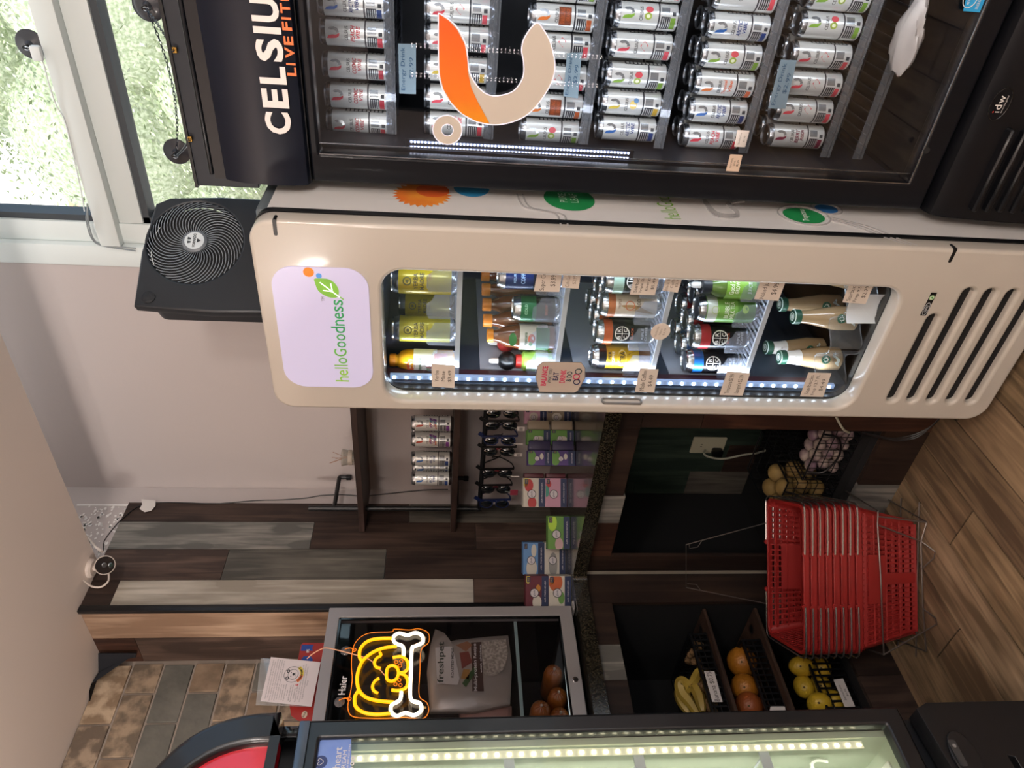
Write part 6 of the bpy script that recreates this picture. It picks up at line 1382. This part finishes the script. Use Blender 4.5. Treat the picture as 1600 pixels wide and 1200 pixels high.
for s_ in (-1, 1): wire([bw(1447, 1018, oN) if s_ < 0 else bw(1448, 816, oN), ctr+BL*s_*.235+BN*-.13+Vector((0, 0, .008)), ctr+BL*s_*.20+BN*-.15+Vector((0, 0, .16))], name='side_wire')
wire([ctr-BN*.15+BL*-.20+Vector((0, 0, .16)), ctr-BN*.15+BL*.20+Vector((0, 0, .16))], name='back_wire'); wire([ctr-BN*.13+BL*-.235+Vector((0, 0, .008)), ctr-BN*.13+BL*.235+Vector((0, 0, .008))], name='back_wire')
for zz_ in (.011,):
    for d in (-.09, 0, .09): wire([ctr+BL*-.24+BN*d+Vector((0, 0, zz_)), ctr+BL*.24+BN*d+Vector((0, 0, zz_))], name='rack_wire')
oF = -.14-.123
tl, tr_ = bw(1072, 851, oF), bw(1072, 918, oF)
wire([ctr-BN*.14+BL*.17+Vector((0, 0, .1)), bw(1201, 816, oF), tl, tr_, bw(1206, 945, oF), ctr-BN*.14+BL*-.19+Vector((0, 0, .1))], .0018, name='sign_holder')
wire([bw(1077, 852, oF), bw(1077, 857, oF), bw(1090, 855, oF), bw(1098, 843, oF)], .0013, name='sign_holder'); wire([bw(1074, 912, oF), bw(1088, 913, oF), bw(1095, 923, oF)], .0013, name='sign_holder')

# ================================================================ fruit trays in the open cabinet under the small fridge
TB = mat('tray_black', '#0b0c0f', .4)
def tray(label, y1, zf, zr, y0=.72, x0=-2.42, x1=-2.135, card=None):
    t = thing('fruit_tray', label, 'tray', ((x0+x1)/2, (y0+y1)/2, zf), 0, 'black fruit trays')
    m = MB(); m.box(x0, x1, y0, y1, zf, zf+.004, TB); H = zr-zf
    def side(a, b):
        a = Vector(a); b = Vector(b); L_ = (b-a).length; n = int(L_/.021)
        for i in range(n+1): p = a.lerp(b, i/n); m.bar((p.x, p.y, zf), (p.x, p.y, zr), .006, .003, TB, tuple((b-a).normalized().cross(Vector(Z_))))
        for f in (.05, .45, .78): m.bar((a.x, a.y, zf+H*f), (b.x, b.y, zf+H*f), .007 if f > .1 else .016, .003, TB)
        m.bar((a.x, a.y, zr), (b.x, b.y, zr), .010, .008, TB)
    side((x1, y0, 0), (x1, y1, 0)); side((x0, y0, 0), (x0, y1, 0)); side((x0, y1, 0), (x1, y1, 0)); side((x0, y0, 0), (x1, y0, 0)); m.build('tray_body', t); return t
tray('black slotted tray of bananas on the upper shelf of the open cabinet', 1.378, .5855, .642)
tray('black slotted tray of oranges on the middle shelf of the open cabinet', 1.352, .4025, .467)
tray('black slotted tray of lemons on the cabinet floor', 1.285, .151, .268)
YB = mat('banana_skin', '#b3983f', .45, var=('#8f7835', 8, .2)); YT = mat('banana_tip', '#4d3a1e', .7)
def banana(pts, r, label):
    P = smooth([Vector(p) for p in pts], 5); n = len(P); tp = [max(.25, min(1, 1.1*math.sin(math.pi*(.08+.86*i/(n-1)))**.55)) for i in range(n)]
    t = thing('banana', label, 'banana', tuple(P[n//2]), 0, 'bananas in the tray')
    m = MB(); m.tube(P, r, YB, 5 if False else 6, taper=tp); m.build('peel', t)
    m = MB(); m.tube([P[0], P[0]+(P[0]-P[1]).normalized()*.012], .0042, YT, 6); m.build('stem', t)
def A(px, py, X): return at_x(px, py, X)
s0 = A(1079, 1073, -2.19)
banana([s0, A(1070, 1066, -2.20), A(1063, 1068, -2.21), A(1066, 1083, -2.22), A(1080, 1100, -2.22), A(1092, 1118, -2.22)], .019, 'yellow banana highest in the bunch, curving over the others')
banana([s0+Vector((.003, -.004, -.004)), A(1068, 1082, -2.235), A(1061, 1082, -2.25), A(1066, 1098, -2.25), A(1078, 1116, -2.25)], .018, 'yellow banana at the back of the bunch')
banana([s0+Vector((.006, .0, -.006)), A(1088, 1078, -2.18), A(1094, 1092, -2.18), A(1098, 1112, -2.18)], .018, 'yellow banana next to the price card')
banana([s0+Vector((.0, .006, -.001)), A(1084, 1064, -2.19), A(1090, 1053, -2.19), A(1096, 1052, -2.185), A(1100, 1060, -2.18)], .017, 'short yellow banana pointing towards the basket stack')
# netted walnuts beside the bananas
rr = random.Random(2); WAL = mat('walnut_brown', '#6e5334', .7, bump=(90, .6))
m = MB()
for k in range(46):
    y = rr.uniform(1.12, 1.36); x = rr.uniform(-2.25, -2.155); z = rr.uniform(.604, .64); m.ball((x, y, z), .0135, WAL, 10, 6, sz=.9)
o = m.build('netted_nuts'); o['kind'] = 'stuff'; o['label'] = 'heap of netted brown nuts behind the tray slots beside the bananas'; o['category'] = 'nuts'
def fruit(name, p, r, m_, label, grp, s_=(1, 1, 1), tipc=None, tip=None):
    t = thing(name, label, name, tuple(p), 0, grp); m = MB(); m.ball(tuple(p), r, m_, 24, 14, *s_); m.build('peel', t)
    m = MB(); d = (EYEP-Vector(p)).normalized() if tip is None else Vector(tip).normalized(); q = Vector(p)+Vector((d.x*s_[0], d.y*s_[1], d.z*s_[2]))*r*.99
    m.ball(tuple(q), .0035, mat('stem_brown', '#5a4a24', .8), 8, 5); m.build('stem_end', t)
ORC = mat('orange_peel', '#b0721f', .45, var=('#99601a', 5, .2), bump=(160, .2)); ORR = mat('orange_peel_red', '#8f4a22', .45, bump=(160, .2))
fruit('orange', A(1159, 1034, -2.21)+Vector((0, 0, .0)), .050, ORC, 'big yellow-orange fruit nearest the basket stack on the middle shelf', 'oranges in the tray')
fruit('orange', A(1163, 1074, -2.215), .045, ORC, 'orange in the middle of the tray, between two others', 'oranges in the tray')
fruit('orange', A(1170, 1103, -2.205), .044, ORR, 'dark reddish orange at the freezer end of the tray', 'oranges in the tray')
LEM = mat('lemon_peel', '#c7a52c', .42, var=('#b3922a', 6, .2), bump=(140, .2))
lz = A(1256, 1073, -2.19)
for dx, dy, dz, s_, lab in ((0, 0, 0, (1, 1.15, 1), 'lemon with its tip showing, highest of the lemons'), (.03, .055, -.005, (1, 1, 1.35), 'long lemon leaning on the tray rim nearest the basket stack'), (.03, -.075, -.012, (1.2, 1, 1.2), 'lemon at the freezer end against the tray slots'),
                        (-.01, .01, -.066, (1, 1.1, 1), 'lemon underneath the highest lemon'), (.015, -.06, -.072, (1, 1.1, 1), 'lemon low in the heap at the freezer end'), (.02, .055, -.075, (1, 1.1, 1), 'lemon low in the heap behind the tray slots')):
    fruit('lemon', lz+Vector((dx, dy, dz)), .033, LEM, lab, 'lemons in the tray', s_)
def xcard(q, X, lines, label, ang=0):
    P = [at_x(*p, X) for p in q]; m = MB(O=(X, 0, 0), R=Y_, U=Z_); m.prism([(p.y, p.z) for p in P], 0, .0009, mat('card_white', '#cfc9c6', .6)); cy = sum(p.y for p in P)/4; cz = sum(p.z for p in P)/4
    for s_, dz, w_, h in lines: m.text(s_, cy, cz+dz, w_, h, mat('card_black', '#26221f', .6), .0014, ang=ang)
    o = m.build('price_card'); o['label'] = label; o['category'] = 'price tag'; o['group'] = 'fruit price cards'
xcard([(1113, 1097), (1129, 1097), (1116, 1049), (1100, 1049)][::-1], -2.126, [('Banana $0.75', 0, .10, .018)], 'white Banana $0.75 card clipped to the upper fruit tray')
xcard([(1201, 1116), (1229, 1116), (1226, 1104), (1204, 1104)], -2.126, [], 'white card edge on the orange tray, cut by the freezer')
xcard([(1320, 1105), (1336, 1104), (1317, 1060), (1302, 1062)][::-1], -2.126, [('Lemon/Lime', .006, .05, .008), ('$0.75', -.008, .025, .007)], 'white Lemon/Lime $0.75 card in a dark holder on the lemon tray')

# ================================================================ open bay under the shelves: socket, leads, wire baskets
o_ = WY-.04
m = MB(O=(0, o_, 0), R=X_, U=Z_); q = [at_y(*p, o_) for p in ((1128, 707), (1134, 684), (1085, 682), (1077, 705))]; xs_ = [p.x for p in q]; zs_ = [p.z for p in q]
m.plate([rrect(min(xs_), max(xs_), min(zs_)+.0, max(zs_), .006)], 0, .006, mat('socket_cream', '#c9c6ac', .5), .002)
xc_ = (min(xs_)+max(xs_))/2; zc_ = (min(zs_)+max(zs_))/2
for dz in (.03,): 
    for dx in (-.006, .006): m.box(xc_+dx-.001, xc_+dx+.001, zc_+dz-.004, zc_+dz+.004, .006, .0064, BLK)
o = m.build('wall_socket'); o['label'] = 'cream wall socket plate inside the counter bay'; o['category'] = 'socket'
m = MB(O=(0, o_, 0), R=X_, U=Z_); p = at_y(1118, 701, o_); m.box(p.x-.016, p.x+.016, p.z-.022, p.z+.022, .0068, .04, BLK, .008); o = m.build('power_plug'); o['label'] = 'black power plug in the cream wall socket'; o['category'] = 'plug'
m = MB(); m.tube(smooth([at_y(1102, 704, o_-.02), at_y(1100, 709, o_-.05), at_y(1108, 714, o_-.06), at_y(1130, 717, o_-.06), at_y(1160, 711, o_-.06), at_y(1190, 706, o_-.05), at_y(1222, 692, o_-.04)]), .0042, mat('lead_white', '#c4c6b4', .45), 8)
o = m.build('power_cable'); o['label'] = 'white power cord hanging from the wall socket in the bay'; o['category'] = 'cord'
m = MB(); m.tube(smooth([at_y(1306, 650, 1.56), at_y(1312, 662, 1.565), at_y(1319, 672, 1.57), at_y(1327, 676, 1.60)]), .0035, MATS['lead_white'], 8)
o = m.build('power_cable'); o['label'] = 'short white cord crossing the wooden counter edge by the cooler'; o['category'] = 'cord'
for k, (dy, dz) in enumerate(((0, 0), (2.5, 2), (4, 6))):
    m = MB(); m.tube(smooth([at_y(1345, 676, 1.575), at_y(1370+dz, 681+dy*.8, 1.565), at_y(1395+dz, 685+dy, 1.56), at_y(1425+dz, 680+dy, 1.555), at_y(1452, 668+dy*.4, 1.55), at_y(1472, 650, 1.54)]), .0022, BLK, 6)
    o = m.build('power_cable'); o['label'] = ('black cord drooping from the bay to the cooler, upper one', 'black cord drooping from the bay to the cooler, middle one', 'black cord drooping lowest from the bay to the cooler')[k]; o['category'] = 'cord'; o['group'] = 'black cords behind the cooler'
def crate(label, x0, x1, y0, y1, z0, z1, skew=.0, step=.024):
    t = thing('wire_basket', label, 'basket', ((x0+x1)/2, (y0+y1)/2, z0), 0, 'black wire baskets in the bay'); m = MB(); r = .0017
    def S(a, b, n, nz, up=True):
        a = Vector(a); b = Vector(b)
        for i in range(n+1): p = a.lerp(b, i/n); m.tube([(p.x, p.y, z0), (p.x, p.y, z1)], r, BLK, 5)
        for j in range(nz+1): z = z0+(z1-z0)*j/nz; m.tube([(a.x, a.y, z), (b.x, b.y, z)], r*(1.8 if j in (0, nz) else 1), BLK, 5)
    n1 = int((x1-x0)/step); n2 = int((y1-y0)/step); nz = max(3, int((z1-z0)/.034))
    S((x0, y0, 0), (x1, y0, 0), n1, nz); S((x0, y1, 0), (x1, y1, 0), n1, nz); S((x0, y0, 0), (x0, y1, 0), n2, nz); S((x1, y0, 0), (x1, y1, 0), n2, nz)
    for i in range(n1+1): x = x0+(x1-x0)*i/n1; m.tube([(x, y0, z0), (x, y1, z0)], r, BLK, 4)
    m.build('wire_frame', t)
    m = MB(); m.tube(smooth([(x0+.04, y0-.002, z1), (x0+.05, y0-.012, z1-.05), ((x0+x1)/2, y0-.014, z1-.075), (x1-.05, y0-.012, z1-.05), (x1-.04, y0-.002, z1)]), .0035, BLK, 7); m.build('handle', t); return t
crate('black wire basket of yellow potatoes in the bay beside the red baskets', -1.86, -1.67, 1.64, 1.90, .1715, .345)
crate('black wire basket of garlic bulbs in the bay near the cream cooler', -1.655, -1.41, 1.64, 1.90, .1715, .30, step=.026)
POT = mat('potato_skin', '#8d7540', .7, var=('#735d34', 12, .2)); GAR = mat('garlic_skin', '#a3958a', .6, var=('#705866', 22, .12))
rr = random.Random(6)
def heap(name, x0, x1, y0, y1, z0, r, nz, mats_, labs, grp, s_):
    k = 0
    for j in range(nz):
        for a in range(int((x1-x0)/(2*r))):
            for b in range(2):
                p = (x0+r+a*2*r+rr.uniform(-.004, .004)+(r*.5 if j % 2 else 0), y0+r+b*2*r, z0+r*.9+j*r*1.6)
                if p[0] > x1-r*.8: continue
                o = MB(); o.ball(p, r*.97, mats_, 14, 9, s_[0]*rr.uniform(.92, 1.0), s_[1], s_[2]*rr.uniform(.88, 1.0)); ob = o.build(name)
                ob['label'] = labs[0] if b == 0 else labs[1]; ob['label'] = f"{labs[0] if b == 0 else labs[1]}, layer {ORD[j]}, {ORD[a]} from the red baskets"; ob['category'] = name; ob['group'] = grp; k += 1
heap('potato', -1.85, -1.68, 1.65, 1.87, .173, .036, 3, POT, ('yellow potato against the near wires', 'yellow potato behind the front ones'), 'potatoes in the wire basket', (1, 1, .85))
heap('garlic_bulb', -1.645, -1.42, 1.65, 1.85, .173, .024, 3, GAR, ('pale garlic bulb against the near wires', 'pale garlic bulb behind the front ones'), 'garlic bulbs in the wire basket', (1, 1, .85))
m = MB(); m.box(-1.66, -1.42, 1.92, 1.93, .171, .36, mat('crate_board', '#c9b8a0', .7)); 
# ================================================================ another lit drinks cooler behind the camera, seen mirrored in the black cooler's door
t = thing('drinks_cooler', 'lit cooler across the aisle, seen as dotted reflections in the black door', 'cooler', (-1.1, -1.55, 0))
m = MB(); m.box(-1.4, -.75, -1.95, -1.93, 0, 1.95, BLK); m.box(-1.4, -1.38, -1.93, -1.25, 0, 1.95, BLK); m.box(-.77, -.75, -1.93, -1.25, 0, 1.95, BLK); m.box(-1.38, -.77, -1.93, -1.25, 1.85, 1.95, BLK); m.box(-1.38, -.77, -1.93, -1.25, 0, .45, BLK); m.build('cabinet', t)
LR = mat('led_far', '#ffe9e4', .3, emit=26)
for k, x in enumerate((-1.02, -1.035, -1.175, -1.19)):
    m = MB(); m.box(x-.004, x+.004, -1.225, -1.215, .62, 1.75, BLKM)
    for i in range(46): z = .64+i*.0236; m.box(x-.0022, x+.0022, -1.2148, -1.213, z-.0022, z+.0022, LR)
    m.build('led_strip', t)
